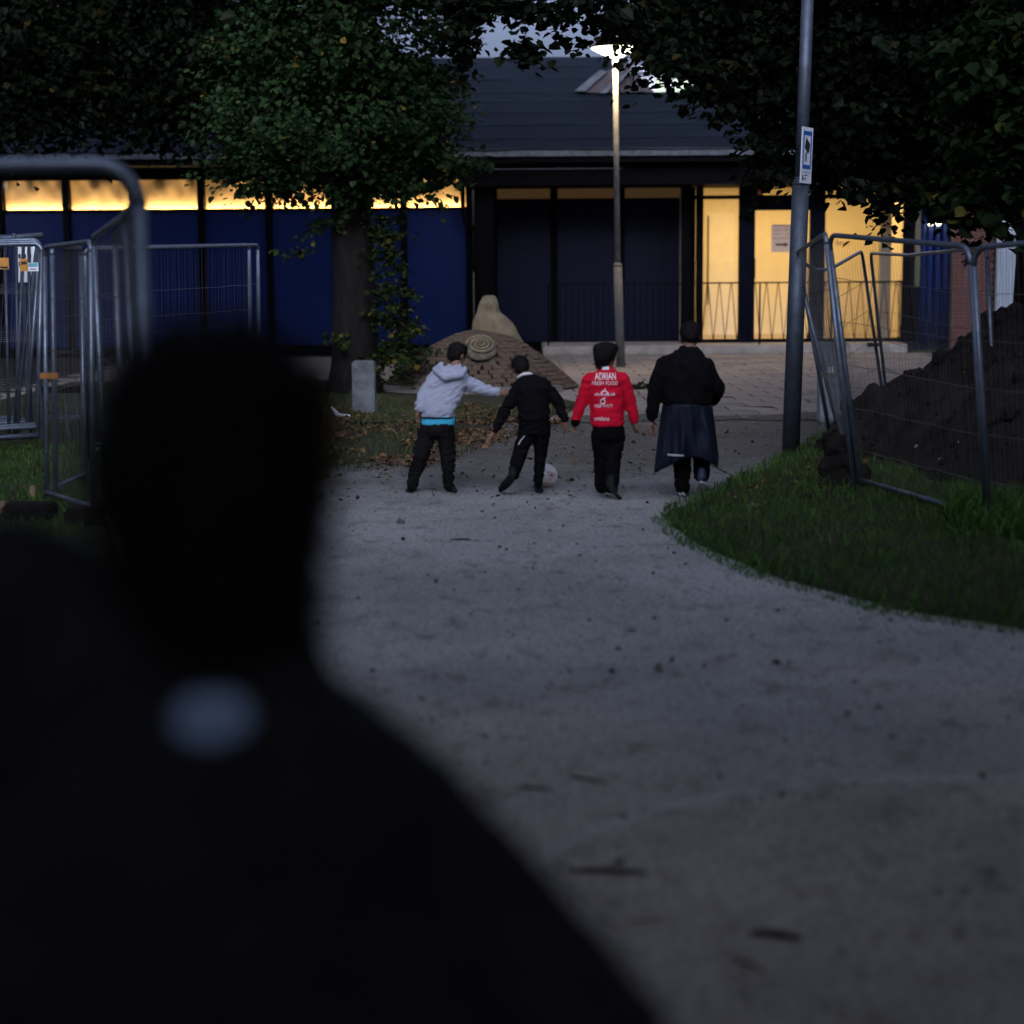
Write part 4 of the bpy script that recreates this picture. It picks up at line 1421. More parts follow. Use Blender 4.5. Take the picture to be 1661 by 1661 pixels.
def heap_z(x, y):
    dx, dy = x - HC.x, (y - HC.y) * 1.0
    r = math.hypot(dx, dy)
    an = math.atan2(dy, dx)
    RR = 3.50 + 0.25 * math.sin(an * 3 + 1) + 0.2 * math.sin(an * 7)
    q = 1 - r / RR
    if q <= 0:
        return -0.03
    base = 2.65 * (q ** 0.92)
    base = min(base, 2.15 + 0.1 * math.sin(x * 2))
    n = fbm(x * 1.3, y * 1.3, .5, 5) * 0.17 + fbm(x * 4.5, y * 4.5, 2.2, 5) * 0.14
    return max(-0.03, base + n * min(1, q * 6))


st = 0.06
xs = np.arange(HC.x - 4.3, HC.x + 3.6, st); ysn = np.arange(HC.y - 4.3, HC.y + 4.3, st)
vs = [(x, y, heap_z(x, y)) for y in ysn for x in xs]
fs = []
nx = len(xs)
for j in range(len(ysn) - 1):
    for i in range(nx - 1):
        k = j * nx + i
        if max(vs[k][2], vs[k + 1][2], vs[k + nx][2], vs[k + nx + 1][2]) > -0.029:
            fs.append((k, k + 1, k + nx + 1, k + nx))
heap = empty("soil_heap", HC, "big dark heap of excavated soil behind the leaning fence", "soil heap")
me = bpy.data.meshes.new("soil_body"); me.from_pydata(vs, [], fs)
me.polygons.foreach_set("use_smooth", [True] * len(fs))
bm = bmesh.new(); bm.from_mesh(me)
bmesh.ops.delete(bm, geom=[v for v in bm.verts if not v.link_faces], context='VERTS')
bm.to_mesh(me); bm.free()
put("soil_body", me, "soil", heap)


def rock_mesh(seed, r=1.0, sub=2, amp=.3):
    bm = bmesh.new()
    bmesh.ops.create_icosphere(bm, subdivisions=sub, radius=r)
    for v in bm.verts:
        d = 1 + amp * fbm(v.co.x * 1.2 + seed, v.co.y * 1.2, v.co.z * 1.2 + seed)
        v.co *= d
    return bm


cl = MB()
for i in range(1500):
    x, y = HC.x + random.uniform(-4.0, 1.5), HC.y + random.uniform(-4, 2.5)
    z = heap_z(x, y)
    if z < 0.0:
        if random.random() > .03: continue
        z = 0.03
    s = random.uniform(.012, .03) if random.random() < .85 else random.uniform(.04, .10)
    bm = rock_mesh(i * .37, s, 1, .5)
    cl.add([v.co + Vector((x, y, z + s * .2)) for v in bm.verts], [tuple(v.index for v in f.verts) for f in bm.faces])
    bm.free()
o = cl.build("soil_clods", "soil", heap); tag(o, kind='stuff')
cl = MB()
for i in range(60):
    x, y = HC.x + random.uniform(-3.4, 1.5), HC.y + random.uniform(-3.8, 0)
    z = heap_z(x, y)
    if z < 0.05: continue
    s = random.uniform(.007, .017)
    bm = rock_mesh(i * 1.37, s, 1, .5)
    cl.add([v.co + Vector((x, y, z + s * .3)) for v in bm.verts], [tuple(v.index for v in f.verts) for f in bm.faces])
    bm.free()
o = cl.build("heap_pebbles", "stone_pale", heap); tag(o, kind='stuff')
# roots sticking out of the heap
for p0, p1 in (((1600, 690, 14.9), (1661, 672, 14.9)), ((1640, 700, 14.8), (1690, 650, 14.9))):
    a, b = W(*p0), W(*p1)
    MB().tube([a, a.lerp(b, .4) + Vector((0, -.02, .03)), a.lerp(b, .8), b], [.006, .012, .012, .008], 6).build("root", "bark", heap)


def rock(name, px, py, wpx, hpx, material, label, cat="stone", group=None, seed=0, sink=.3):
    g_ = G(px, py)
    s_ = F_PX / (g_ - Vector((0, 0, CAM_H))).length
    bm = rock_mesh(seed * 3.1 + 1, 1.0, 3, .45)
    me = bpy.data.meshes.new(name)
    for v in bm.verts:
        v.co = Vector((v.co.x * wpx / 2 / s_, v.co.y * wpx / 2.2 / s_, v.co.z * hpx / 2 / s_))
    bm.to_mesh(me); bm.free()
    me.polygons.foreach_set("use_smooth", [True] * len(me.polygons))
    o = put(name, me, material, None, loc=g_ + Vector((0, wpx / 2.4 / s_, hpx / 2 / s_ * (1 - sink))))
    return tag(o, label, cat, group)


lg = G(1362, 796)
LU = lg.y / F_PX
lump_shapes = []
for ox, oy, oz, rr_ in ((0, 16, 12, 26), (-10, 22, 34, 22), (10, 22, 48, 22), (-6, 24, 66, 18), (12, 30, 74, 16), (-22, 12, 6, 16), (26, 18, 8, 22), (38, 26, 24, 18), (-16, 26, 82, 11)):
    lump_shapes.append(('e', lg + Vector((ox * LU, oy * LU, oz * LU)), (rr_ * LU, rr_ * LU * 1.1, rr_ * LU * .9), Matrix.Rotation(random.uniform(-1, 1), 3, 'Y')))
o = merged("earth_lump", lump_shapes, .022, "soil", None, 1, .022, 13)
tag(o, "tall lump of earth standing against the leaning fence", "earth lump")
rock("stone", 1310, 822, 34, 22, "soil", "dark clod of soil lying in the grass left of the fence foot", "stone", "stones in the grass", 5)
rock("stone", 1225, 832, 30, 18, "stone_dark", "dark stone in the middle of the grass verge", "stone", "stones in the grass", 6)
rock("stone", 1147, 838, 14, 11, "stone_pale", "small pale stone at the tip of the grass verge", "stone", "stones in the grass", 7)
rock("stone", 1172, 856, 22, 12, "stone_pale", "flat pale stone at the edge of the grass verge", "stone", "stones in the grass", 8)
rock("stone", 650, 851, 13, 11, "stone_dark", "single dark stone on the gravel below the boy in grey", "stone", "stones on the path", 9)
rock("stone", 1068, 1092, 14, 16, "stone_dark", "dark pointed stone alone in the middle of the gravel path", "stone", "stones on the path", 10, .1)
rock("stone", 1428, 1152, 12, 9, "stone_dark", "small dark stone on the gravel right of the pointed stone", "stone", "stones on the path", 11)
rock("stone", 1448, 1200, 13, 9, "stone_dark", "small dark stone below another at the right of the path", "stone", "stones on the path", 12)
rock("stone", 1595, 1265, 13, 14, "stone_dark", "small dark stone near the right edge of the path", "stone", "stones on the path", 13)
rock("stone", 1026, 1027, 14, 7, "stone_dark", "flat dark stone just above the pointed stone on the path", "stone", "stones on the path", 14)


def twig(p, q, r, label, mat_="twig"):
    a, b = G(*p), G(*q)
    a.z = b.z = r * .8
    m_ = a.lerp(b, .45) + Vector((.01, 0, r * .6))
    o = MB().tube([a, a.lerp(m_, .5), m_, m_.lerp(b, .6), b], [r * .5, r, r * .9, r, r * .5], 7).build("twig", mat_, None, smooth=True)
    return tag(o, label, "twig", "twigs on the path")


twig((1215, 1518), (1300, 1528), .011, "short thick dark twig near the bottom of the path")
twig((925, 1416), (1050, 1420), .009, "long dark twig beside the dark sleeve")
twig((840, 1281), (895, 1283), .006, "thin twig on the gravel next to the dark coat")
twig((920, 1262), (990, 1275), .006, "thin bent twig on the gravel above the long twig")
twig((1190, 1560), (1240, 1580), .006, "small pale brown twig just under the short thick twig", "dry_leaf")
twig((1010, 1500), (1080, 1494), .005, "thin brown twig left of the short thick twig", "dry_leaf")
twig((730, 877), (765, 877), .007, "small twig on the gravel in front of the two boys")
twig((1140, 750), (1185, 772), .006, "thin twig at the grass edge behind the dark blue jacket")

# ------------------------------------------------------------------ mound of setts with seal and spiral stone
mb_ = G(778, 640)
MYC = mb_.y + 1.35
MS = F_PX / (mb_.y)
MC = Vector((wx(776, MYC), MYC, 0))
MH = wz(536, MYC, 776)
MRX = (wx(945, MYC) - wx(618, MYC)) / 2
MRY = 1.35


def mound_z(x, y):
    u = ((x - MC.x) / MRX) ** 2 + ((y - MC.y) / MRY) ** 2
    if u >= 1: return -0.02
    r = math.sqrt(u)
    return MH * (1 - r ** 1.75) ** 1.05


def mound_n(x, y):
    e = .01
    return Vector((mound_z(x - e, y) - mound_z(x + e, y), mound_z(x, y - e) - mound_z(x, y + e), 2 * e)).normalized()


mound = empty("sett_mound", MC, "rounded mound covered with brownish stone setts", "mound")
vs, fs = [], []
NR, NA = 16, 48
for j in range(NR + 1):
    for k in range(NA):
        r = j / NR
        x = MC.x + math.cos(2 * math.pi * k / NA) * MRX * r; y = MC.y + math.sin(2 * math.pi * k / NA) * MRY * r
        vs.append((x, y, max(-.01, mound_z(x, y)) - .012))
for j in range(NR):
    for k in range(NA):
        fs.append((j * NA + k, j * NA + (k + 1) % NA, (j + 1) * NA + (k + 1) % NA, (j + 1) * NA + k))
MB().add(vs, fs).build("mound_body", "sett_joint", mound, smooth=True)
sett_meshes = []
for i in range(6):
    sx, sy = random.uniform(.110, .126), random.uniform(.074, .088)
    b = MB().box((0, 0, 0), (sx, sy, .05)).mesh("sett")
    bm = bmesh.new(); bm.from_mesh(b)
    for v in bm.verts:
        v.co += Vector((random.uniform(-.008, .008), random.uniform(-.006, .006), random.uniform(-.004, .004)))
    bmesh.ops.bevel(bm, geom=[e for e in bm.edges if (e.verts[0].co.z > 0 and e.verts[1].co.z > 0)], offset=.010, segments=1, affect='EDGES')
    bm.to_mesh(b); bm.free()
    b.materials.append(M["sett"])
    sett_meshes.append(b)
cand = []
rows, r = [], .04
while r < .985:
    rows.append(r)
    x_ = MC.x; e_ = .01
    sl_ = abs(mound_z(MC.x, MC.y - (r + e_) * MRY) - mound_z(MC.x, MC.y - (r - e_) * MRY)) / (2 * e_ * MRY)
    r += .092 / math.sqrt(1 + sl_ * sl_) / ((MRX + MRY) / 2)
for j, r in enumerate(rows):
    circ = 2 * math.pi * math.sqrt((MRX ** 2 + MRY ** 2) / 2) * r
    n = max(4, int(circ / .127))
    for k in range(n):
        a_ = -math.pi / 2 + 2 * math.pi * (k + .5 * (j % 2)) / n + random.gauss(0, .014)
        x = MC.x + math.cos(a_) * MRX * r; y = MC.y + math.sin(a_) * MRY * r
        cand.append((y > MC.y - .03 + 0 * r, abs(x - MC.x), x, y, a_))
front = [c for c in cand if not c[0]]
back = [c for c in cand if c[0]]
front.sort(key=lambda c: c[3])
cnt = 0
rest = MB()


def sett_matrix(x, y):
    n = mound_n(x, y)
    t = Vector((0, 0, 1)).cross(n)
    if t.length < 1e-3: t = Vector((1, 0, 0))
    t.normalize()
    b = n.cross(t)
    jx = random.gauss(0, .10)
    t2 = t * math.cos(jx) + b * math.sin(jx); b2 = n.cross(t2)
    return Matrix(((t2.x, b2.x, n.x), (t2.y, b2.y, n.y), (t2.z, b2.z, n.z)))


for c in front:
    x, y = c[2], c[3]
    m3 = sett_matrix(x, y)
    p = Vector((x, y, mound_z(x, y))) + m3 @ Vector((0, 0, random.uniform(-.014, .008)))
    if cnt < 300:
        put("sett", random.choice(sett_meshes), None, mound, loc=p, rot=m3.to_euler())
        cnt += 1
    else:
        rest.box(p, (.112, .078, .05), m3)
for c in back:
    x, y = c[2], c[3]
    rest.box(Vector((x, y, mound_z(x, y) - .005)), (.112, .078, .05), sett_matrix(x, y))
o = rest.build("small_setts", "sett", mound); tag(o, kind='stuff')

# kerb stone ring in front of the mound
kb = MB()
for k in range(9):
    a0 = -math.pi * .80 + k * .2
    for_ = Vector((MC.x + math.cos(a0) * (MRX + .16), MC.y + math.sin(a0) * (MRY + .16), .05))
    kb = MB().box(for_, (.40, .14, .12), Matrix.Rotation(math.atan2(math.cos(a0) * MRY, -math.sin(a0) * MRX), 3, 'Z'))
    o = kb.build("kerb_stone", "kerb_concrete", None, bevel=.015)
    tag(o, ["first", "second", "third", "fourth", "fifth", "sixth", "seventh", "eighth", "ninth"][k] + " pale kerb stone from the left along the foot of the sett mound", "kerb stone", "kerb stones around the mound")

# seal sculpture on the mound
SYc = MC.y + 0.05
def S_(px, py, dy=0.0): return W(px, py, SYc + dy)
sl = empty("seal_sculpture", S_(805, 545), "smooth pale stone seal sculpture sitting on top of the mound", "sculpture")
u_ = 1 / (F_PX / SYc)
def sring(x0, x1, y, k=.85, dy=0.0):
    return (S_((x0 + x1) / 2, y, dy), (x1 - x0) / 2 * u_, (x1 - x0) / 2 * u_ * k)


merged("seal_body", [('l', [sring(786, 802, 479, 1, -.02), sring(781, 806, 484, 1, -.03), sring(778, 808, 491, 1, -.03), sring(775, 809, 498, 1, -.02), sring(773.5, 811, 506), sring(769, 822, 515, .8),
                            sring(766, 831, 523, .75, .03), sring(765.5, 837, 532, .72, .05), sring(767, 841, 541, .7, .07), sring(774, 846, 550, .65, .1), sring(790, 852, 560, .6, .14)]),
                     ('e', S_(793, 495, -.11), (10 * u_, 9 * u_, 7.5 * u_), None)], .020, "seal_stone", sl, smooth=5, wrinkle=.004, wscale=9)
for dx in (-6, 6):
    MB().lathe([(.002, -.012), (.012, 0), (.002, .012)], S_(793 + dx, 495, -.148 - .0), 8).build("eye", "stone_dark", sl)

# spiral stone
spc = W(781, 577, MC.y - 0.80)
sp_ = empty("spiral_stone", spc, "carved stone with a spiral relief let into the front of the mound", "sculpture")
tl_ = Matrix.Rotation(R(36), 3, 'X')
u2 = spc.y / F_PX
ctop = W(780, 563, MC.y - .86)
rad_s = 25 * u2
merged("stone_block", [('c', ctop + tl_ @ Vector((0, 0, -.26)), W(782, 592, MC.y - .70), rad_s * .95, rad_s * .9),
                       ('e', ctop + tl_ @ Vector((0, 0, -.05)), (rad_s * 1.06, rad_s * 1.06, .08), tl_),
                       ('e', W(797, 590, MC.y - .86), (.07, .07, .12), None)], .018, "spiral_stone", sp_, smooth=2, wrinkle=.006, wscale=14)
pts, rr = [], []
for k in range(90):
    f_ = k / 89
    a_ = f_ * math.pi * 2 * 3.1 + 2.5
    r_ = rad_s * (.06 + .88 * f_)
    pts.append(ctop + tl_ @ Vector((math.cos(a_) * r_, math.sin(a_) * r_, .062 - .016 * f_)))
    rr.append(.012 + .012 * f_)
MB().tube(pts, rr, 8).build("spiral_ridge", "seal_stone", sp_, smooth=True)

# concrete bollard
bo = G(590, 672)
bh_ = W(590, 586, bo.y).z
bw_ = (wx(608, bo.y) - wx(571, bo.y))
m_ = MB().box((bo.x, bo.y + bw_ / 2, bh_ / 2 - .02), (bw_, bw_, bh_ + .04))
o = m_.build("concrete_bollard", "concrete", None, bevel=.018)
tag(o, "square weathered concrete bollard standing before the tree trunk", "bollard")
# pale plastic scrap
o = merged("plastic_scrap", [('c', G(538, 668) + Vector((0, 0, .06)), G(548, 678) + Vector((0, 0, .03)), .012, .03), ('c', G(548, 678) + Vector((0, 0, .03)), G(566, 680) + Vector((0, 0, .03)), .03, .025)],
           .01, "plastic_white", None, 2, .006, 30)
tag(o, "crumpled pale plastic scrap on the ground beside the tree", "litter")
# small green weed by the mound
wd_ = G(1035, 632)
m_ = MB()
pos = np.array([[wd_.x + random.gauss(0, .08), wd_.y + random.gauss(0, .06), .03 + abs(random.gauss(0, .03))] for _ in range(60)])
v, f = leaves_arrays(pos, np.full((60, 1), .07))
o = np_mesh("weed", v, f, 4, "shoot_leaf"); tag(o, "small green weed on the paving beside the boy in red", "weed")


# ------------------------------------------------------------------ trees
def crown(root, blobs, n_clump, n_leaf, size, material, spread=.30, name="crown", gap=0.0, flat=.6):
    """leaf clumps through the outer volume of several ellipsoids"""
    vol = np.array([b[3] * b[4] * b[5] for b in blobs]); vol = vol ** .8; vol /= vol.sum()
    idx = rng.choice(len(blobs), n_clump, p=vol)
    d = rng.normal(0, 1, (n_clump, 3)); d /= np.linalg.norm(d, axis=1)[:, None]
    rad = rng.random(n_clump) ** .45
    B = np.array(blobs)
    c = B[idx, :3] + d * rad[:, None] * B[idx, 3:6]
    if gap:
        keep = np.array([fbm(p[0] * .9, p[1] * .9, p[2] * .9) > -gap for p in c])
        c = c[keep]
    n = len(c) * n_leaf
    # every clump is a drooping spray with a direction of its own
    ctr = B[idx, :3] if not gap else B[idx, :3][keep]
    out = (c - ctr) * np.array([1, 1, .35]) + rng.normal(0, .25, c.shape)
    out /= np.linalg.norm(out, axis=1)[:, None] + 1e-9
    u = rng.random((len(c), n_leaf, 1)) ** .8
    Lsp = spread * 2.6 * (.6 + .8 * rng.random((len(c), 1, 1)))
    off = out[:, None] * (u - .4) * Lsp + rng.normal(0, 1, (len(c), n_leaf, 3)) * np.array([.5, .5, .32]) * spread
    off[..., 2] -= (u[..., 0] ** 2) * Lsp[..., 0] * .38
    pos = (c[:, None] + off).reshape(-1, 3)
    base_a = np.repeat(np.arctan2(out[:, 1], out[:, 0]), n_leaf) + rng.normal(0, .75, n)
    base_t = np.repeat(rng.random(len(c)) * .7 + .1, n_leaf) + rng.normal(0, .3, n)
    v, f = leaves_arrays(pos, np.full((n, 1), size), ang=base_a, tilt=base_t, jitter=.5)
    o = np_mesh(name, v, f, 4, material, root)
    return tag(o, kind='stuff'), c


def pxblob(px, py, rx, ry, Y, ry_m):
    p = W(px, py, Y); s_ = Y / F_PX
    return (p.x, p.y, p.z, rx * s_, ry_m, ry * s_)


def limbs(root, base, targets, r0, n=7):
    m_ = MB()
    for t in targets:
        t = Vector(t)
        mid = base.lerp(t, .5) + Vector((random.gauss(0, .15), random.gauss(0, .15), (t - base).length * .12))
        m_.tube([base, base.lerp(mid, .5) + Vector((0, 0, .05)), mid, mid.lerp(t, .6) + Vector((0, 0, .03)), t], [r0, r0 * .75, r0 * .5, r0 * .3, r0 * .1], 7)
    return m_.build("limbs", "bark", root, smooth=True)


# the linden before the building
ta = G(572, 641)
treeA = empty("linden_tree", ta, "leafy linden tree with a thick dark trunk between the boys and the blue wall", "tree")
TY = ta.y
tz = lambda py: W(572, py, TY).z
vs, rs_ = [], []
prof = [(-.05, .46), (.12, .40), (.4, .34), (.9, .31), (1.6, .30), (2.3, .29), (3.2, .26), (4.4, .18), (6.2, .10)]
m_ = MB()
n = 26
ring = []
for j in range(44):
    z = -.05 + j / 43 * 6.3
    rr_ = np.interp(z, [p[0] for p in prof], [p[1] for p in prof])
    for k in range(n):
        a_ = 2 * math.pi * k / n
        b_ = rr_ * (1 + .10 * mnoise.noise(Vector((math.cos(a_) * 2.2, math.sin(a_) * 2.2, z * .5))) + .07 * mnoise.noise(Vector((math.cos(a_) * 6, math.sin(a_) * 6, z * 1.2))))
        ring.append((ta.x + math.cos(a_) * b_ + .03 * math.sin(z), ta.y + .25 + math.sin(a_) * b_, z))
fs = [(j * n + k, j * n + (k + 1) % n, (j + 1) * n + (k + 1) % n, (j + 1) * n + k) for j in range(43) for k in range(n)]
MB().add(ring, fs).build("trunk", "bark", treeA, smooth=True)
blA = [pxblob(555, 40, 165, 110, TY, 1.8), pxblob(480, 195, 125, 85, TY - .5, 1.3), pxblob(635, 190, 108, 80, TY - .3, 1.3), pxblob(425, 245, 70, 36, TY - .3, .8),
       pxblob(540, 235, 130, 50, TY - .6, 1.0), pxblob(690, 238, 66, 28, TY - .2, .8), pxblob(685, 130, 48, 60, TY, .8), pxblob(590, -100, 240, 130, TY, 2.0),
       pxblob(560, 150, 160, 110, TY, 1.8), pxblob(430, 90, 90, 90, TY + .5, 1.2)]
crown(treeA, blA, 1150, 40, .078, "linden_leaf", .26, gap=.35)
crown(treeA, [pxblob(650, 285, 80, 30, TY - .2, .5), pxblob(460, 292, 90, 22, TY - .2, .5), pxblob(745, 262, 45, 14, TY - .2, .4), pxblob(575, 312, 50, 28, TY - .4, .3)], 100, 20, .09, "linden_leaf", .15, name="lower_foliage")
crown(treeA, [pxblob(625, 400, 26, 80, TY, .35), pxblob(640, 500, 30, 60, TY, .35), pxblob(650, 555, 48, 35, TY, .4), pxblob(480, 405, 40, 12, TY, .3), pxblob(510, 365, 30, 18, TY, .3),
              pxblob(620, 585, 40, 30, TY - .3, .35), pxblob(545, 550, 22, 20, TY - .3, .2), pxblob(690, 520, 22, 12, TY, .2)], 120, 20, .066, "shoot_leaf", .12, name="trunk_shoots")
limbs(treeA, Vector((ta.x, ta.y + .25, 3.0)), [b[:3] for b in blA if b[2] < 8], .11)

# dark tree at the left
tbx = Vector((W(-330, 500, 27.5).x, 27.5, 0))
treeB = empty("shade_tree", tbx, "dark dense tree filling the upper left corner", "tree")
MB().tube([tbx - Vector((0, 0, .1)), tbx + Vector((0, 0, 2.5)), tbx + Vector((.1, 0, 6)), tbx + Vector((.2, 0, 9))], [.4, .3, .2, .06], 12).build("trunk", "bark", treeB, smooth=True)
BYY = 28.5
blB = [pxblob(60, 40, 260, 110, BYY, 2.4), pxblob(300, 60, 170, 120, BYY, 2.2), pxblob(130, 120, 230, 70, BYY, 2.0), pxblob(330, 140, 110, 70, BYY, 1.5), pxblob(40, 178, 110, 30, BYY - 1, 1.2),
       pxblob(280, 180, 130, 26, BYY - .5, 1.2), pxblob(430, 120, 80, 120, BYY, 1.5), pxblob(-200, 100, 260, 160, BYY, 2.5), pxblob(150, -110, 330, 110, BYY, 2.6), pxblob(22, 284, 22, 12, 20.5, .2)]
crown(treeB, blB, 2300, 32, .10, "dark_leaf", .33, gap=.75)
limbs(treeB, tbx + Vector((.1, 0, 4.2)), [b[:3] for b in blB[:7]], .13)

# overhanging tree at the right
tcx = Vector((W(1690, 500, 21.5).x, 21.5, 0))
treeC = empty("overhanging_tree", tcx, "dark tree at the right whose branches hang over the lamp and the roof", "tree")
MB().tube([tcx - Vector((0, 0, .1)), tcx + Vector((0, 0, 2.0)), tcx + Vector((-.1, 0, 5)), tcx + Vector((-.3, 0, 8))], [.38, .30, .2, .06], 12).build("trunk", "bark", treeC, smooth=True)
CY_ = 19.5
blC = [pxblob(1260, 40, 220, 95, CY_, 1.8), pxblob(1420, 130, 210, 110, CY_, 1.8), pxblob(1150, 30, 130, 65, CY_, 1.3), pxblob(1330, 215, 75, 45, CY_ - .5, .8), pxblob(1440, 240, 140, 55, CY_, 1.2),
       pxblob(1560, 200, 120, 110, CY_ + 1, 1.5), pxblob(1640, 60, 160, 130, CY_ + 1, 2), pxblob(1600, 290, 60, 45, CY_ - .5, .7), pxblob(1250, 120, 90, 60, CY_ - .3, .9),
       pxblob(1350, -110, 420, 110, CY_, 2.4), pxblob(1500, 300, 60, 30, CY_ - .5, .6)]
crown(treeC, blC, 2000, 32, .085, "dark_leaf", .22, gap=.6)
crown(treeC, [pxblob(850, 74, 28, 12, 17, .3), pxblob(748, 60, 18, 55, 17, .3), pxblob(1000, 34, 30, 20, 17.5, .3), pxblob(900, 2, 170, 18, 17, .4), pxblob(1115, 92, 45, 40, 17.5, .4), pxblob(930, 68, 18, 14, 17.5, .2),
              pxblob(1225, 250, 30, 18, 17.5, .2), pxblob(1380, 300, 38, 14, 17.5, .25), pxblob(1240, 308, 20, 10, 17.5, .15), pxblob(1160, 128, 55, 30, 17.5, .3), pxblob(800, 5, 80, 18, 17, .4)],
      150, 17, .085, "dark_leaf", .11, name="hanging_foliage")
limbs(treeC, tcx + Vector((-.1, 0, 4.0)), [b[:3] for b in blC[:9]], .12)
treeD = empty("maple_tree", Vector((5.9, 16.5, 0)), "broad leaved green maple branches at the right edge", "tree")
MB().tube([Vector((5.9, 16.5, -.1)), Vector((5.9, 16.5, 3)), Vector((5.8, 16.5, 6))], [.2, .15, .05], 10).build("trunk", "bark", treeD, smooth=True)
blD = [pxblob(1600, 105, 55, 60, 15.5, .5), pxblob(1625, 250, 60, 55, 15.5, .5), pxblob(1655, 160, 50, 90, 15.5, .5), pxblob(1590, 330, 40, 22, 15.5, .3), pxblob(1690, 40, 100, 110, 15.8, .7)]
crown(treeD, blD, 150, 24, .10, "maple_leaf", .17)
limbs(treeD, Vector((5.85, 16.5, 3.2)), [b[:3] for b in blD], .05)


# their high crowns, above the picture
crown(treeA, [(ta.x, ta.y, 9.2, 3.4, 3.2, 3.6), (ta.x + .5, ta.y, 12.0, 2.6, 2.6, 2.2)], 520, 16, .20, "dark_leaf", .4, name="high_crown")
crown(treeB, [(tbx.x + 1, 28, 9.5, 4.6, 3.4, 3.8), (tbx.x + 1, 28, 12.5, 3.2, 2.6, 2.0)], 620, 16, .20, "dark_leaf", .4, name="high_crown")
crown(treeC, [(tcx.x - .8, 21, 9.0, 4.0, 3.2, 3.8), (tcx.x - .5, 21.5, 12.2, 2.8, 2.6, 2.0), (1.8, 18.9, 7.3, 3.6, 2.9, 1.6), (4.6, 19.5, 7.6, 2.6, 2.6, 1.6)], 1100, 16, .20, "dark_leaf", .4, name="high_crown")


# unseen trees added beside and behind the camera to shade the path and lawns
def added_shade_tree(x, y, h, r, label, low=2.2):
    t = empty("added_shade_tree", Vector((x, y, 0)), label, "tree", "unseen trees added for shade")
    MB().tube([Vector((x, y, -.1)), Vector((x, y, 2.5)), Vector((x + .1, y, h * .6)), Vector((x, y + .1, h * .95))], [.34, .26, .16, .04], 10).build("trunk", "bark", t, smooth=True)
    bl = [(x, y, (h + low) / 2, r, r, (h - low) / 2), (x + r * .4, y - r * .3, low + 1.2, r * .6, r * .6, 1.2), (x - r * .4, y + r * .3, low + 1.4, r * .6, r * .6, 1.2)]
    crown(t, bl, int(60 * r * r), 14, .26, "dark_leaf", .45)


added_shade_tree(3.6, 0.6, 10, 4.5, "added unseen tree beside the path behind the camera", 4.2)
added_shade_tree(-6.8, -1.6, 10, 4.4, "added unseen tree on the other side of the path behind the camera", 4.0)
added_shade_tree(-10.5, 9, 11, 4.2, "added unseen tree on the near part of the left lawn", 2.2)
added_shade_tree(-12, 18, 11, 4.4, "added unseen tree on the far part of the left lawn", 2.2)
added_shade_tree(9.6, 6.5, 11, 4.0, "added unseen tree on the near right lawn", 2.4)
added_shade_tree(12.5, 15, 11, 4.2, "added unseen tree on the right lawn beyond the soil heap", 2.2)
added_shade_tree(0.5, -10, 12.5, 5.2, "dense unseen tree added behind the camera to block light from the back", 0.4)
added_shade_tree(-9, -12, 11, 4.5, "added unseen tree far behind the camera on the left", 1.0)
added_shade_tree(10, -11, 11, 4.5, "added unseen tree far behind the camera on the right", 1.0)


# ------------------------------------------------------------------ people
def hand(shapes, wrist, d, side, k=1.0, curl=.35, normal=None):
    """palm, four unequal bent fingers and a thumb; d points from wrist to finger tips, side to the thumb"""
    d = Vector(d).normalized(); side = (Vector(side) - d * Vector(side).dot(d)).normalized()
    n = d.cross(side)
    if normal is not None and n.dot(Vector(normal)) < 0: n = -n
    L = .060 * k
    pc = Vector(wrist) + d * L * .62
    rot = Matrix((side, d, n)).transposed()
    shapes.append(('e', pc, (.030 * k, .040 * k, .015 * k), rot))
    shapes.append(('c', Vector(wrist) - d * .02 * k, pc, .019 * k, .020 * k))
    for i, (o_, ln) in enumerate(((.022, .052), (.0075, .060), (-.0075, .056), (-.022, .044))):
        p0 = Vector(wrist) + d * L * 1.05 + side * o_ * k
        d1 = (d + side * o_ * 4 + n * curl * .5).normalized()
        p1 = p0 + d1 * ln * .55 * k
        d2 = (d1 + n * curl).normalized()
        p2 = p1 + d2 * ln * .5 * k
        shapes.append(('c', p0, p1, .0068 * k, .0062 * k)); shapes.append(('c', p1, p2, .0062 * k, .0052 * k))
    t0 = Vector(wrist) + d * L * .35 + side * .026 * k
    t1 = t0 + (d * .6 + side * .8 + n * .3).normalized() * .030 * k
    t2 = t1 + (d * .9 + side * .3 + n * .4).normalized() * .024 * k
    shapes.append(('c', t0, t1, .009 * k, .0078 * k)); shapes.append(('c', t1, t2, .0076 * k, .006 * k))


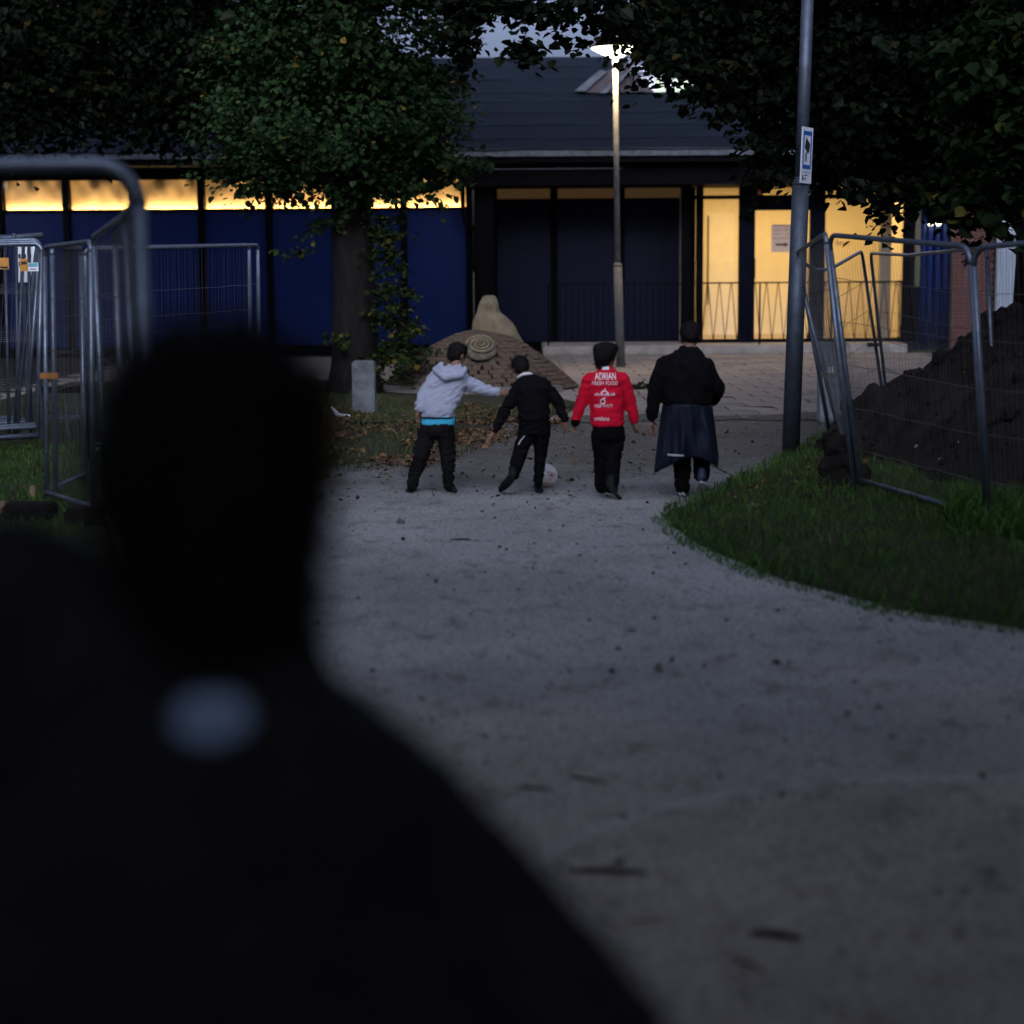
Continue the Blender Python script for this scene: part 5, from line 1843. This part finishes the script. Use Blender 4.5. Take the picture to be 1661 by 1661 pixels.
def head_shapes(c, r, face, up):
    """c centre of skull, r half width; face = direction of the nose"""
    face = Vector(face).normalized(); up = Vector(up).normalized()
    lat = face.cross(up).normalized(); up = lat.cross(face).normalized()
    rot = Matrix((lat, face, up)).transposed()
    P_ = lambda a, b, d: c + lat * a * r + face * b * r + up * d * r
    sh = [('e', c + up * .12 * r, (r * .96, r * 1.18, r * 1.12), rot), ('e', P_(0, .32, -.55), (r * .72, r * .78, r * .85), rot),
          ('e', P_(0, .62, -1.05), (r * .36, r * .36, r * .3), rot),
          ('c', P_(0, 1.12, -.02), P_(0, 1.30, -.32), r * .10, r * .15), ('e', P_(0, 1.12, -.70), (r * .26, r * .14, r * .09), rot),
          ('c', P_(-.42, 1.0, .16), P_(.42, 1.0, .16), r * .14, r * .14)]
    for s_ in (-1, 1):
        sh.append(('e', P_(s_ * .98, -.02, -.15), (r * .10, r * .20, r * .30), rot))
        sh.append(('e', P_(s_ * .42, .90, -.35), (r * .26, r * .22, r * .22), rot))
    return sh, rot, P_


def hair_shapes(c, r, face, up, nape=.75, top=1.0):
    face = Vector(face).normalized(); up = Vector(up).normalized()
    lat = face.cross(up).normalized(); up = lat.cross(face).normalized()
    rot = Matrix((lat, face, up)).transposed()
    P_ = lambda a, b, d: c + lat * a * r + face * b * r + up * d * r
    return [('e', P_(0, -.10, .30), (r * 1.10, r * 1.22, r * 1.08 * top), rot), ('e', P_(0, -.42, -.15), (r * .98, r * .86, r * nape), rot), ('e', P_(0, .55, .78), (r * .82, r * .58, r * .40), rot)]


def shoe(name, heel, toe, w, h, material, sole, parent):
    heel, toe = Vector(heel), Vector(toe)
    d = (toe - heel).normalized()
    o = merged(name, [('c', heel + Vector((0, 0, h * .52)), toe + Vector((0, 0, h * .36)) - d * w, w * .82, w * .72), ('c', heel + Vector((0, 0, h * .5)) + d * w * .3, heel + Vector((0, 0, h * 1.25)) + d * w * .3, w * .82, w * .74)],
               .010, material, parent, 2)
    lat = d.cross(Vector((0, 0, 1))).normalized()
    nrm = lat.cross(d).normalized()
    L = (toe - heel).length
    poly = []
    for k in range(16):
        a_ = 2 * math.pi * k / 16
        wv = w * (.95 + .15 * math.cos(a_))
        poly.append(heel + d * (L * .5 + math.cos(a_) * (L * .5 + w * .62) - w * .1) + lat * math.sin(a_) * wv - nrm * .006)
    MB().prism(poly, nrm * .026).build("sole", sole, o)
    return o


def project_text(target, s, x0, x1, y0, y1, Y, material, parent, name="lettering", off=.004, **kw):
    """lettering laid on the cloth of the back"""
    me = target.data
    lw = wloc(target)
    bv = BVHTree.FromPolygons([v.co + lw for v in me.vertices], [tuple(p.vertices) for p in me.polygons])
    if isinstance(s, str):
        v, f = text_mesh(s, **kw)
    else:
        v, f = s
    m_ = MB(); vs = []
    for a, b, *_ in v:
        q = W(x0 + (x1 - x0) * a, y1 + (y0 - y1) * b, Y)
        ys_ = []
        for ox, oz in ((0, 0), (.007, 0), (-.007, 0), (0, .007), (0, -.007)):
            h = bv.ray_cast(Vector((q.x + ox, Y - 1.5, q.z + oz)), Vector((0, 1, 0)))
            if h[0] is not None: ys_.append(h[0].y)
        yy = (min(ys_) if ys_ else Y) - off
        vs.append((q.x, yy, q.z))
    return m_.add(vs, f).build(name, material, parent)


def strands(hair, n, length, width, droop=.3, wild=.6):
    """short separate strands standing off the mass of hair"""
    me = hair.data
    nv = len(me.vertices)
    co = np.empty(nv * 3, np.float32); me.vertices.foreach_get("co", co); co = co.reshape(-1, 3)
    no = np.array([v.normal[:] for v in me.vertices])
    k = rng.integers(0, nv, n)
    b = co[k]; d = no[k] + rng.normal(0, wild, (n, 3)); d /= np.linalg.norm(d, axis=1)[:, None] + 1e-9
    L = length * (.4 + .8 * rng.random((n, 1)))
    sd = np.cross(d, rng.normal(0, 1, (n, 3))); sd /= np.linalg.norm(sd, axis=1)[:, None] + 1e-9
    b = b - no[k] * .004
    mid = b + d * L * .55; tip = b + d * L; tip[:, 2] -= droop * L[:, 0]; tip += rng.normal(0, .25, (n, 3)) * L
    v = np.stack([b - sd * width, b + sd * width, mid + sd * width * .8, mid - sd * width * .8, tip], 1).reshape(-1, 3)
    q = np.arange(n)[:, None] * 5
    f = np.concatenate([q + np.array([0, 1, 2]), q + np.array([0, 2, 3]), q + np.array([3, 2, 4])], 1).ravel()
    off = wloc(hair)
    o = np_mesh("hair_strands", v + np.array(off[:]), f, 3, "hair", hair)
    return tag(o, kind='stuff')


class Figure:
    def __init__(self, foot_px, label):
        g_ = G(*foot_px)
        self.Y = g_.y
        self.s = g_.y / F_PX * 1.0
        self.root_loc = g_
        self.label = label

    def P(self, px, py, dy=0.0):
        return W(px, py, self.Y + dy)

    def ring(self, x0, x1, y, ry, dy=0.0):
        a, b = self.P(x0, y, dy), self.P(x1, y, dy)
        return ((a + b) / 2, (b.x - a.x) / 2, ry)


def make_body(f, name, shapes, vox=.0075):
    body = merged("body", shapes, vox, "skin", None, smooth=1)
    lo = f.root_loc
    body.data.transform(Matrix.Translation(-lo)); body.location = lo
    body.name = name
    tag(body, f.label, "person")
    return body


def eyes(P_, r, parent):
    for s_ in (-1, 1):
        bm = bmesh.new(); bmesh.ops.create_uvsphere(bm, u_segments=10, v_segments=8, radius=r * .13)
        me = bpy.data.meshes.new("eye"); bm.to_mesh(me); bm.free()
        put("eye", me, "eye_white", parent, loc=P_(s_ * .38, .98, 0.0))


def limb(shapes, pts, rads):
    for i in range(len(pts) - 1):
        shapes.append(('c', pts[i], pts[i + 1], rads[i], rads[i + 1]))


KID = .00478     # metres per pixel where the children walk
# --- boy in the grey hoodie, leaning and reaching out
f = Figure((700, 800), "boy in a grey hoodie over a bright blue shirt, reaching out his right arm")
P = f.P
hc, hr = P(742, 574, .10), .066
hs_, hrot, hp = head_shapes(hc, hr, (.75, .65, -.25), (.12, .05, 1))
sh = list(hs_)
limb(sh, [P(738, 598, .05), P(741, 585, .08)], [.040, .038])
sh.append(('l', [f.ring(690, 733, 690, .075), f.ring(692, 738, 660, .075), f.ring(700, 748, 630, .08, .03), f.ring(708, 756, 610, .075, .05), f.ring(722, 748, 598, .05, .05)]))
limb(sh, [P(708, 612, .04), P(688, 642, .02), P(679, 664, -.02)], [.032, .024, .021])
limb(sh, [P(756, 620, .05), P(784, 631, .06), P(809, 636, .05)], [.032, .024, .021])
limb(sh, [P(693, 694), P(682, 740, -.02), P(671, 780, .02)], [.052, .036, .026])
limb(sh, [P(722, 694), P(727, 740, .0), P(728, 784, .03)], [.052, .036, .026])
hand(sh, P(811, 637, .05), (1, .25, -.16), (0, .3, 1), .95, .3, normal=(0, 1, 0))
hand(sh, P(678, 666, -.02), (-.1, .35, -1), (.5, .7, .1), .9, .45)
b1 = make_body(f, "person", sh); eyes(hp, hr, b1)
hr_ = merged("hair", hair_shapes(hc, hr, (.75, .65, -.25), (.12, .05, 1), .95, 1.02), .008, "hair", b1, 2, .005, 70)
strands(hr_, 900, .020, .0016)
hd_ = [('l', [f.ring(684, 737, 676, .098), f.ring(685, 740, 664, .098), f.ring(687, 750, 643, .102, .02), f.ring(695, 760, 618, .10, .04), f.ring(702, 760, 608, .092, .05), f.ring(716, 750, 597, .066, .05), f.ring(726, 748, 591, .05, .06)])]
limb(hd_, [P(706, 611, .04), P(687, 641, .02), P(679, 661, -.02)], [.058, .048, .036])
limb(hd_, [P(755, 621, .05), P(783, 631, .06), P(806, 636, .05)], [.060, .048, .034])
hood = merged("hoodie", hd_, .0105, "hoodie_grey", b1, 3, .013, 13, (.45, .7, 1.9), None, 28)
merged("hood", [('e', P(727, 601, -.03), (.105, .06, .034), Matrix.Rotation(R(8), 3, 'Y')), ('c', P(706, 600, -.02), P(722, 612, -.085), .026, .030), ('c', P(722, 612, -.085), P(748, 608, -.075), .030, .028),
                ('c', P(748, 608, -.075), P(754, 598, .0), .028, .022), ('c', P(706, 600, -.02), P(716, 591, .04), .024, .022)], .009, "hoodie_grey", b1, 3, .004, 20)
merged("hoodie_hem", [('l', [f.ring(683.5, 738, 678.5, .101), f.ring(683.5, 738.5, 675.5, .101)])], .008, "navy_shell", b1, 1)
merged("shirt", [('l', [f.ring(682, 738, 689, .094), f.ring(684, 738, 682, .095), f.ring(686, 738, 674, .09)])], .008, "cyan_cloth", b1, 2, .004, 30, (1, 1, 2.5))
tr = [('l', [f.ring(682, 736, 706, .092), f.ring(681, 736.5, 695, .095), f.ring(684, 736, 684, .09)])]
limb(tr, [P(694, 700), P(683, 740, -.02), P(672, 770, .01), P(669, 786, .02)], [.078, .064, .050, .046])
limb(tr, [P(722, 700), P(727, 740, .0), P(727, 770, .02), P(728, 788, .03)], [.078, .062, .048, .046])
merged("trousers", tr, .0105, "charcoal_trouser", b1, 3, .011, 14, (.5, .7, 2.0), None, 18)
shoe("shoe", G(671, 795), G(663, 799), .040, .065, "shoe_black", "shoe_black", b1)
shoe("shoe", G(727, 793), G(737, 800), .040, .065, "shoe_black", "shoe_black", b1)

# --- boy in black with the ball at his feet
f = Figure((866, 801), "boy in a black jumper with a white collar, kicking the football")
P = f.P
hc, hr = P(844, 595, .10), .064
sh, hrot, hp = head_shapes(hc, hr, (-.25, .9, -.45), (-.25, .3, 1))
limb(sh, [P(854, 613, .05), P(847, 601, .08)], [.040, .038])
sh.append(('l', [f.ring(848, 886, 690, .075), f.ring(845, 888, 660, .075), f.ring(842, 886, 635, .08, .03), f.ring(843, 880, 618, .07, .05), f.ring(848, 866, 608, .05, .05)]))
limb(sh, [P(843, 628, .04), P(817, 668, .02), P(801, 701, .0)], [.032, .024, .021])
limb(sh, [P(882, 622, .05), P(905, 650, .04), P(917, 681, .02)], [.032, .024, .021])
limb(sh, [P(855, 694), P(842, 738, -.08), P(832, 770, -.20)], [.050, .034, .025])
limb(sh, [P(878, 694), P(877, 738, .02), P(873, 784, .0)], [.050, .034, .025])
hand(sh, P(800, 703, .0), (-.55, .25, -1), (.8, .5, -.2), .9, .5)
hand(sh, P(917, 683, .02), (-.1, .2, -1), (-.7, .6, 0), .9, .45)
b2 = make_body(f, "person", sh); eyes(hp, hr, b2)
hr_ = merged("hair", hair_shapes(hc, hr, (-.25, .9, -.45), (-.25, .3, 1), .9), .008, "hair", b2, 2, .005, 70)
strands(hr_, 900, .020, .0016)
jm = [('l', [f.ring(839, 893, 681, .100), f.ring(840, 892, 668, .100), f.ring(840, 890, 648, .098, .01), f.ring(838, 889, 631, .098, .03), f.ring(837, 884, 619, .09, .05), f.ring(843, 874, 611, .066, .05), f.ring(848, 866, 607, .05, .06)])]
limb(jm, [P(843, 628, .04), P(819, 666, .02), P(804, 696, .0)], [.058, .046, .034])
limb(jm, [P(881, 623, .05), P(904, 650, .04), P(916, 679, .02)], [.058, .046, .034])
j2 = merged("jumper", jm, .0105, "jumper_black", b2, 3, .011, 12, (.4, .7, 1.8), None, -20)
merged("collar", [('c', P(840, 612, .02), P(849, 607, -.015), .011, .013), ('c', P(849, 607, -.015), P(860, 606, .0), .013, .012), ('c', P(860, 606, .0), P(864, 608, .05), .012, .010)], .006, "white_print", b2, 2)
tr = [('l', [f.ring(842, 893, 706, .094), f.ring(841, 893, 694, .096), f.ring(844, 891, 680, .09)])]
limb(tr, [P(856, 700), P(843, 736, -.08), P(833, 769, -.20)], [.074, .058, .046])
limb(tr, [P(878, 700), P(877, 736, .02), P(873, 783, .0)], [.070, .050, .038])
merged("trousers", tr, .0105, "black_cloth", b2, 3, .010, 14, (.5, .7, 2.0), None, 18)
MB().tube([P(841, 721, -.17), P(845, 714, -.165), P(851, 707, -.15)], .003, 6).build("piping", "white_print", b2)
# rear foot on its toes, sole turned to the back
hl, te = P(832, 776, -.26), G(812, 800); te.z = .02
shoe("shoe", hl, te + Vector((0, -.0, .0)), .036, .055, "shoe_black", "shoe_black", b2)
shoe("shoe", G(872, 793), G(876, 801), .035, .060, "shoe_black", "shoe_black", b2)

# --- boy in the red sports jacket
f = Figure((985, 808), "boy in a red sports jacket with white lettering on the back")
P = f.P
hc, hr = P(983, 577, .02), .070
sh, hrot, hp = head_shapes(hc, hr, (.62, .78, -.05), (0, 0, 1))
limb(sh, [P(982, 603, .0), P(983, 588, .01)], [.042, .040])
sh.append(('l', [f.ring(962, 1008, 700, .08), f.ring(961, 1008, 660, .08), f.ring(958, 1008, 630, .085), f.ring(958, 1006, 612, .075), f.ring(972, 994, 600, .05)]))
limb(sh, [P(958, 615), P(943, 650, .02), P(934, 680, .03)], [.032, .025, .022])
limb(sh, [P(1008, 615), P(1023, 650, .02), P(1030, 682, .03)], [.032, .025, .022])
limb(sh, [P(974, 706), P(977, 742, .03), P(977, 786, .05)], [.054, .036, .028])
limb(sh, [P(998, 706), P(993, 744, -.02), P(991, 788, -.1)], [.054, .036, .028])
hand(sh, P(933, 683, .03), (-.1, .35, -1), (.7, .6, 0), .9, .7)
hand(sh, P(1030, 684, .03), (.05, .3, -1), (-.7, .6, 0), .9, .6)
b3 = make_body(f, "person", sh); eyes(hp, hr, b3)
hr_ = merged("hair", [('e', P(981, 573, .0), (.086, .088, .074), None), ('e', P(983, 564, .02), (.074, .075, .046), None), ('e', P(969, 566, .0), (.034, .05, .036), None), ('e', P(997, 565, .02), (.028, .05, .034), None), ('e', P(977, 580, -.02), (.066, .066, .055), None), ('e', P(977, 589, -.01), (.056, .056, .055), None)], .008, "hair", b3, 2, .009, 45)
strands(hr_, 900, .020, .0016)
jk = [('l', [f.ring(959, 1013, 691, .108), f.ring(957.5, 1012.5, 680, .110), f.ring(957, 1012, 660, .110), f.ring(956, 1012, 636, .112), f.ring(954, 1012, 617, .108), f.ring(960, 1006, 606, .09), f.ring(969, 998, 600, .062), f.ring(973, 993, 594, .052)])]
limb(jk, [P(958, 616), P(944, 650, .02), P(934, 679, .03)], [.064, .050, .038])
limb(jk, [P(1008, 616), P(1022, 650, .02), P(1029, 680, .03)], [.064, .050, .038])
j3 = merged("jacket", jk, .0105, "red_cloth", b3, 3, .008, 12, (.4, .7, 1.7), None, 8)
merged("cuff", [('c', P(934.5, 679, .03), P(933, 685, .03), .039, .036)], .008, "black_cloth", b3, 1)
tr = [('l', [f.ring(962, 1013, 712, .10), f.ring(961, 1013, 702, .104), f.ring(962, 1012, 688, .10)])]
limb(tr, [P(975, 706), P(977, 742, .03), P(977, 788, .05)], [.080, .066, .060])
limb(tr, [P(998, 706), P(994, 744, -.02), P(991, 788, -.09)], [.080, .066, .060])
merged("trousers", tr, .0105, "black_cloth", b3, 3, .010, 14, (.5, .7, 2.0), None, 18)
shoe("shoe", G(976, 797), G(972, 790), .042, .070, "shoe_black", "shoe_black", b3)
hl = P(989, 793, -.12); te = G(1003, 811); te.z = .015; hl.z = max(hl.z, .05)
shoe("shoe", hl, te, .044, .070, "shoe_black", "shoe_black", b3)
TYp = f.Y
pt = lambda s, x0, x1, y0, y1, **k: project_text(j3, s, x0, x1, y0, y1, TYp, "white_print", b3, **k)
pt("ADRIAN", 964, 998, 603.4, 614.6, bold=.014)
pt("FRESH FOOD", 959.5, 1000.5, 616.8, 623.2, bold=.008, spacing=1.08)
pt("allmän", 963.5, 980.5, 635.6, 640.2, bold=.01)
pt("BILAR", 981.5, 997, 635.6, 640.4, bold=.012)
pt("AQE WATT", 963, 993, 654.2, 659.8, bold=.01)
pt("umbro", 963, 987, 673.5, 680.5, bold=.01)


def ring_poly(r0, r1, a0=0, a1=2 * math.pi, cx=.5, cy=.5, n=20):
    v, fcs = [], []
    for k in range(n + 1):
        a_ = a0 + (a1 - a0) * k / n
        v += [(cx + math.cos(a_) * r0, cy + math.sin(a_) * r0, 0), (cx + math.cos(a_) * r1, cy + math.sin(a_) * r1, 0)]
    fcs = [(2 * k, 2 * k + 1, 2 * k + 3, 2 * k + 2) for k in range(n)]
    return v, fcs


pt(ring_poly(.38, .5, .0, math.pi, .5, .05), 973, 986, 625.5, 639, name="emblem")
pt(([(.42, .2, 0), (.50, .2, 0), (.62, .8, 0), (.54, .8, 0), (.38, .55, 0), (.7, .62, 0), (.68, .70, 0)], [(0, 1, 2, 3), (4, 5, 6)]), 973, 986, 626.5, 634.5, name="emblem")
pt(ring_poly(.28, .46, cy=.42), 971.5, 981.5, 643.5, 653.8, name="emblem")
pt(([(.45, .80, 0), (.62, 1.0, 0), (1.0, 1.0, 0), (.95, .88, 0), (.68, .84, 0), (.58, .76, 0)], [(0, 1, 2, 3, 4, 5)]), 971.5, 981.5, 643.0, 653.8, name="emblem")
pt(([(0, 0, 0), (1, 0, 0), (1, 1, 0), (0, 1, 0)], [(0, 1, 2, 3)]), 976, 987, 593.5, 599, name="collar_label", off=.006)

# --- sturdy person with a jacket tied round the waist
f = Figure((1122, 806), "sturdy person in a black sweater with a dark blue jacket tied round the waist")
P = f.P
hc, hr = P(1120, 543, .03), .074
sh, hrot, hp = head_shapes(hc, hr, (.15, .95, -.3), (0, .1, 1))
limb(sh, [P(1118, 572, .0), P(1119, 554, .02)], [.055, .050])
sh.append(('l', [f.ring(1080, 1150, 690, .11), f.ring(1078, 1152, 650, .12), f.ring(1076, 1152, 610, .12), f.ring(1080, 1148, 588, .10), f.ring(1102, 1132, 568, .06)]))
limb(sh, [P(1077, 592), P(1061, 634, .02), P(1057, 680, .04)], [.042, .034, .027])
limb(sh, [P(1142, 600), P(1160, 632, .02), P(1152, 650, .22)], [.042, .034, .027])
limb(sh, [P(1106, 706), P(1106, 748, .0), P(1107, 792, .0)], [.058, .042, .032])
limb(sh, [P(1134, 706), P(1139, 745, .08), P(1139, 774, -.06)], [.058, .042, .032])
hand(sh, P(1056.5, 682, .04), (.05, .2, -1), (.5, .8, 0), 1.05, .4)
hand(sh, P(1151, 650, .23), (-.5, .8, .1), (0, .1, 1), 1.05, .5)
b4 = make_body(f, "person", sh); eyes(hp, hr, b4)
hr_ = merged("hair", hair_shapes(hc, hr, (.15, .95, -.3), (0, .1, 1), .85, 1.02), .008, "hair", b4, 2, .007, 60)
strands(hr_, 900, .020, .0016)
jm = [('l', [f.ring(1076, 1153, 657, .155), f.ring(1073, 1156, 648, .160), f.ring(1071, 1157, 628, .158), f.ring(1071, 1157, 604, .150), f.ring(1075, 1152, 588, .135), f.ring(1084, 1143, 576, .105), f.ring(1092, 1138, 571, .09), f.ring(1100, 1134, 566, .072), f.ring(1103, 1132, 561, .066)])]
limb(jm, [P(1078, 593), P(1062, 634, .02), P(1057, 676, .04)], [.074, .062, .044])
limb(jm, [P(1146, 596), P(1162, 630, .02), P(1157, 648, .16)], [.072, .068, .050])
merged("sweater", jm, .0115, "jumper_black", b4, 7, .013, 9, (1.5, .8, .6), None, 15)
# the tied jacket: a hanging cloth with a pointed left corner
nU, nV = 44, 18
top = [(1076, 655), (1095, 654), (1120, 655), (1151, 656), (1158, 657)]
vs = []
fr = f
for j in range(nV + 1):
    v = j / nV
    for i in range(nU + 1):
        u = i / nU
        xt = 1075 + (1155 - 1075) * u
        yb = float(np.interp(u, [0, .06, .25, .45, .60, .70, .85, .95, 1], [764, 767, 757, 744, 741, 744, 754, 760, 742]))
        xbm = float(np.interp(u, [0, .06, .5, .9, 1], [1061, 1062, 1112, 1163, 1166]))
        x = xt + (xbm - xt) * v ** .85
        y = 656 + (yb - 656) * v
        dep = -.168 * math.sin(math.pi * min(1, max(0, u))) ** .55 - .03 * v
        fold = .022 * math.sin(u * 17 + v * 3.0 + 1.3) * v ** .7 - .05 * math.exp(-((u - .80 - .06 * v) / .05) ** 2) * (.3 + .7 * v) + .010 * math.sin(u * 43 - v * 3) * v + .02 * mnoise.noise(Vector((u * 7, v * 3, 1)))
        vs.append(P(x, y, dep + fold))
fs = []
for j in range(nV):
    for i in range(nU):
        a_ = j * (nU + 1) + i
        fs.append((a_, a_ + 1, a_ + nU + 2, a_ + nU + 1))
nb = len(vs)
vs2 = [q + Vector((0, .012, 0)) for q in vs]
fs2 = [tuple(k + nb for k in reversed(q)) for q in fs]
edge = []
for i in range(nU):
    edge.append((i, i + 1, i + 1 + nb, i + nb)); e_ = nV * (nU + 1) + i; edge.append((e_, e_ + 1, e_ + 1 + nb, e_ + nb))
for j in range(nV):
    for i in (0, nU):
        e_ = j * (nU + 1) + i; edge.append((e_, e_ + nU + 1, e_ + nU + 1 + nb, e_ + nb))
wj = MB().add(vs + vs2, fs + fs2 + edge).build("tied_jacket", "navy_shell", b4, smooth=True)
project_text(wj, ([(0, 0, 0), (.25, 0, 0), (.5, 0, 0), (.75, 0, 0), (1, 0, 0), (1, 1, 0), (.75, 1, 0), (.5, 1, 0), (.25, 1, 0), (0, 1, 0)], [(0, 1, 8, 9), (1, 2, 7, 8), (2, 3, 6, 7), (3, 4, 5, 6)]),
             1080, 1105, 732.5, 735.5, f.Y, "reflective", wj, name="reflective_strip", off=.006)
tr = [('l', [f.ring(1086, 1148, 715, .12), f.ring(1084, 1150, 690, .13), f.ring(1084, 1150, 660, .12)])]
limb(tr, [P(1106, 715), P(1106, 750, .0), P(1107, 790, .0)], [.090, .068, .060])
limb(tr, [P(1134, 715), P(1139, 745, .08), P(1138, 770, -.04)], [.090, .068, .062])
merged("trousers", tr, .0115, "black_cloth", b4, 3, .010, 14, (.5, .7, 2.0), None, 18)
s_ = shoe("shoe", G(1107, 806), G(1108, 797), .044, .070, "shoe_white", "shoe_navy", b4)
hl = P(1138, 783, -.10); te = G(1145, 801); te.z = .02
s_ = shoe("shoe", hl, te, .044, .075, "shoe_navy", "shoe_white", b4)

# --- dark blurred figure close to the camera
FYN = 1.72
def N(px, py, dy=0.0): return W(px, py, FYN + dy)
label = "person in a dark coat standing close with back turned, out of focus"
hc, hr = N(362, 770, .02), .096
sh, hrot, hp = head_shapes(hc, hr, (.45, .88, -.05), (0, 0, 1))
limb(sh, [N(378, 1120, .01), N(370, 960, .01)], [.058, .056])
sh.append(('l', [(Vector((-.265, FYN, .95)), .15, .10), (Vector((-.265, FYN, 1.15)), .15, .11), (Vector((-.265, FYN, 1.27)), .12, .09), (Vector((-.265, FYN, 1.33)), .07, .07)]))
rel = N(655, 1330); rl_ = N(70, 1180)
limb(sh, [rel, N(985, 1722, -.02), Vector((.02, FYN + .1, .80))], [.055, .044, .032])
el_l = N(-190, 955, .05); wr_l = el_l + Vector((-.10, .20, -.10))
limb(sh, [rl_, el_l, wr_l], [.055, .045, .032])
limb(sh, [Vector((-.34, FYN, .95)), Vector((-.35, FYN + .02, .5)), Vector((-.35, FYN, .08))], [.09, .065, .045])
limb(sh, [Vector((-.19, FYN, .95)), Vector((-.18, FYN + .02, .5)), Vector((-.18, FYN, .08))], [.09, .065, .045])
hand(sh, Vector((.02, FYN + .1, .79)), (.05, .3, -1), (-.6, .7, 0), 1.3, .4)
hand(sh, wr_l, (.1, .7, .7), (.9, 0, .2), 1.3, .5)
nb0 = merged("body", sh, .011, "skin", None, 1)
lo = Vector((-.265, FYN, 0)); nb0.data.transform(Matrix.Translation(-lo)); nb0.location = lo; nb0.name = "person"
tag(nb0, label, "person")
eyes(hp, hr, nb0)
hr_ = merged("hair", hair_shapes(hc, hr, (.45, .88, -.05), (0, 0, 1), 1.25, 1.08) + [('c', N(362, 800, -.02), N(372, 985, -.02), .098, .080)], .010, "hair", nb0, 2, .006, 50)
strands(hr_, 5000, .036, .0016, .1, .9)
ct_ = [('l', [(Vector((-.30, FYN, .70)), .30, .17), (Vector((-.31, FYN, .95)), .30, .165), (Vector((-.32, FYN, 1.16)), .285, .155), (Vector((-.31, FYN, 1.22)), .26, .15), (N(370, 1270), .215, .14), (N(372, 1190), .165, .12), (N(380, 1120), .105, .10), (N(378, 1050), .082, .085), (N(376, 1010), .074, .08)])]
limb(ct_, [rel, N(985, 1722, -.02), Vector((.02, FYN + .1, .84))], [.072, .074, .055])
limb(ct_, [rl_ + Vector((0, 0, .0)), el_l, wr_l - Vector((0, .03, .02))], [.085, .072, .052])
limb(ct_, [N(170, 1080), N(30, 950, .03)], [.080, .070])
ctm = merged("coat", ct_, .013, "coat_black", nb0, 4, .010, 8)
tr = [('l', [(Vector((-.265, FYN, .98)), .17, .12), (Vector((-.265, FYN, .82)), .18, .13)])]
limb(tr, [Vector((-.34, FYN, .85)), Vector((-.35, FYN + .02, .5)), Vector((-.35, FYN, .1))], [.10, .08, .065])
limb(tr, [Vector((-.19, FYN, .85)), Vector((-.18, FYN + .02, .5)), Vector((-.18, FYN, .1))], [.10, .08, .065])
merged("trousers", tr, .013, "black_cloth", nb0, 3)
for x in (-.35, -.18):
    shoe("shoe", Vector((x, FYN - .05, 0)), Vector((x + .01, FYN + .16, 0)), .048, .08, "shoe_black", "shoe_black", nb0)
vv, ff = [], []
for k in range(13):
    for j in range(9):
        vv.append((k / 12, j / 8, 0))
ff = [(k * 9 + j, (k + 1) * 9 + j, (k + 1) * 9 + j + 1, k * 9 + j + 1) for k in range(12) for j in range(8)]
vv = [(.5 + (a - .5) * math.sqrt(max(0, 1 - .5 * (2 * b - 1) ** 2)), .5 + (b - .5) * math.sqrt(max(0, 1 - .5 * (2 * a - 1) ** 2)), 0) for a, b, c in vv]
project_text(ctm, (vv, ff), 268, 400, 1138, 1216, FYN - .14, "patch_blue", nb0, name="back_patch", off=.004)

# ------------------------------------------------------------------ football
bc = G(886, 793)
R_b = 19.5 * bc.y / F_PX
bcen = bc + Vector((0, .10, R_b))
ballroot = empty("football", Vector((bcen.x, bcen.y, 0)), "white football with red triangular print at the boy's feet", "ball")
bm = bmesh.new(); bmesh.ops.create_icosphere(bm, subdivisions=4, radius=R_b)
ico = bmesh.new(); bmesh.ops.create_icosphere(ico, subdivisions=1, radius=1)
cents = [v.co.normalized() for v in ico.verts] + [f_.calc_center_median().normalized() for f_ in ico.faces]; ico.free()
for v in bm.verts:
    d = v.co.normalized()
    ds = sorted((d - c).length for c in cents)
    if ds[1] - ds[0] < .05: v.co *= .985
me = bpy.data.meshes.new("ball_cover"); bm.to_mesh(me); bm.free()
me.polygons.foreach_set("use_smooth", [True] * len(me.polygons))
put("ball_cover", me, "ball_white", ballroot, loc=bcen)


def ball_print(px, py, s, mat_, scale_in=None, name="printed_triangle"):
    c = (W(px, py, bcen.y - R_b * .8) - bcen).normalized()
    t = c.orthogonal().normalized(); b_ = c.cross(t)
    v, fcs = [], []
    def tri(r): return [c * 1.0 + t * math.cos(a_) * r + b_ * math.sin(a_) * r for a_ in (.6, .6 + 2.094, .6 + 4.189)]
    if scale_in:
        o_, i_ = tri(s), tri(s * scale_in)
        pts = []
        for k in range(3):
            for m_ in range(5):
                pts.append((o_[k].lerp(o_[(k + 1) % 3], m_ / 5), i_[k].lerp(i_[(k + 1) % 3], m_ / 5)))
        vsx = [q.normalized() * R_b * 1.012 + bcen for pr in pts for q in pr]
        fcs = [(2 * k, 2 * k + 1, (2 * k + 3) % len(vsx), (2 * k + 2) % len(vsx)) for k in range(len(pts))]
    else:
        o_ = tri(s)
        vsx = [q.normalized() * R_b * 1.012 + bcen for q in o_]
        fcs = [(0, 1, 2)]
    MB().add(vsx, fcs).build(name, mat_, ballroot)


ball_print(894, 771, .55, "ball_red", .72)
ball_print(894, 771, .22, "sign_black")
ball_print(868, 776, .5, "ball_red", .75)
ball_print(889, 788, .35, "ball_red", .7)
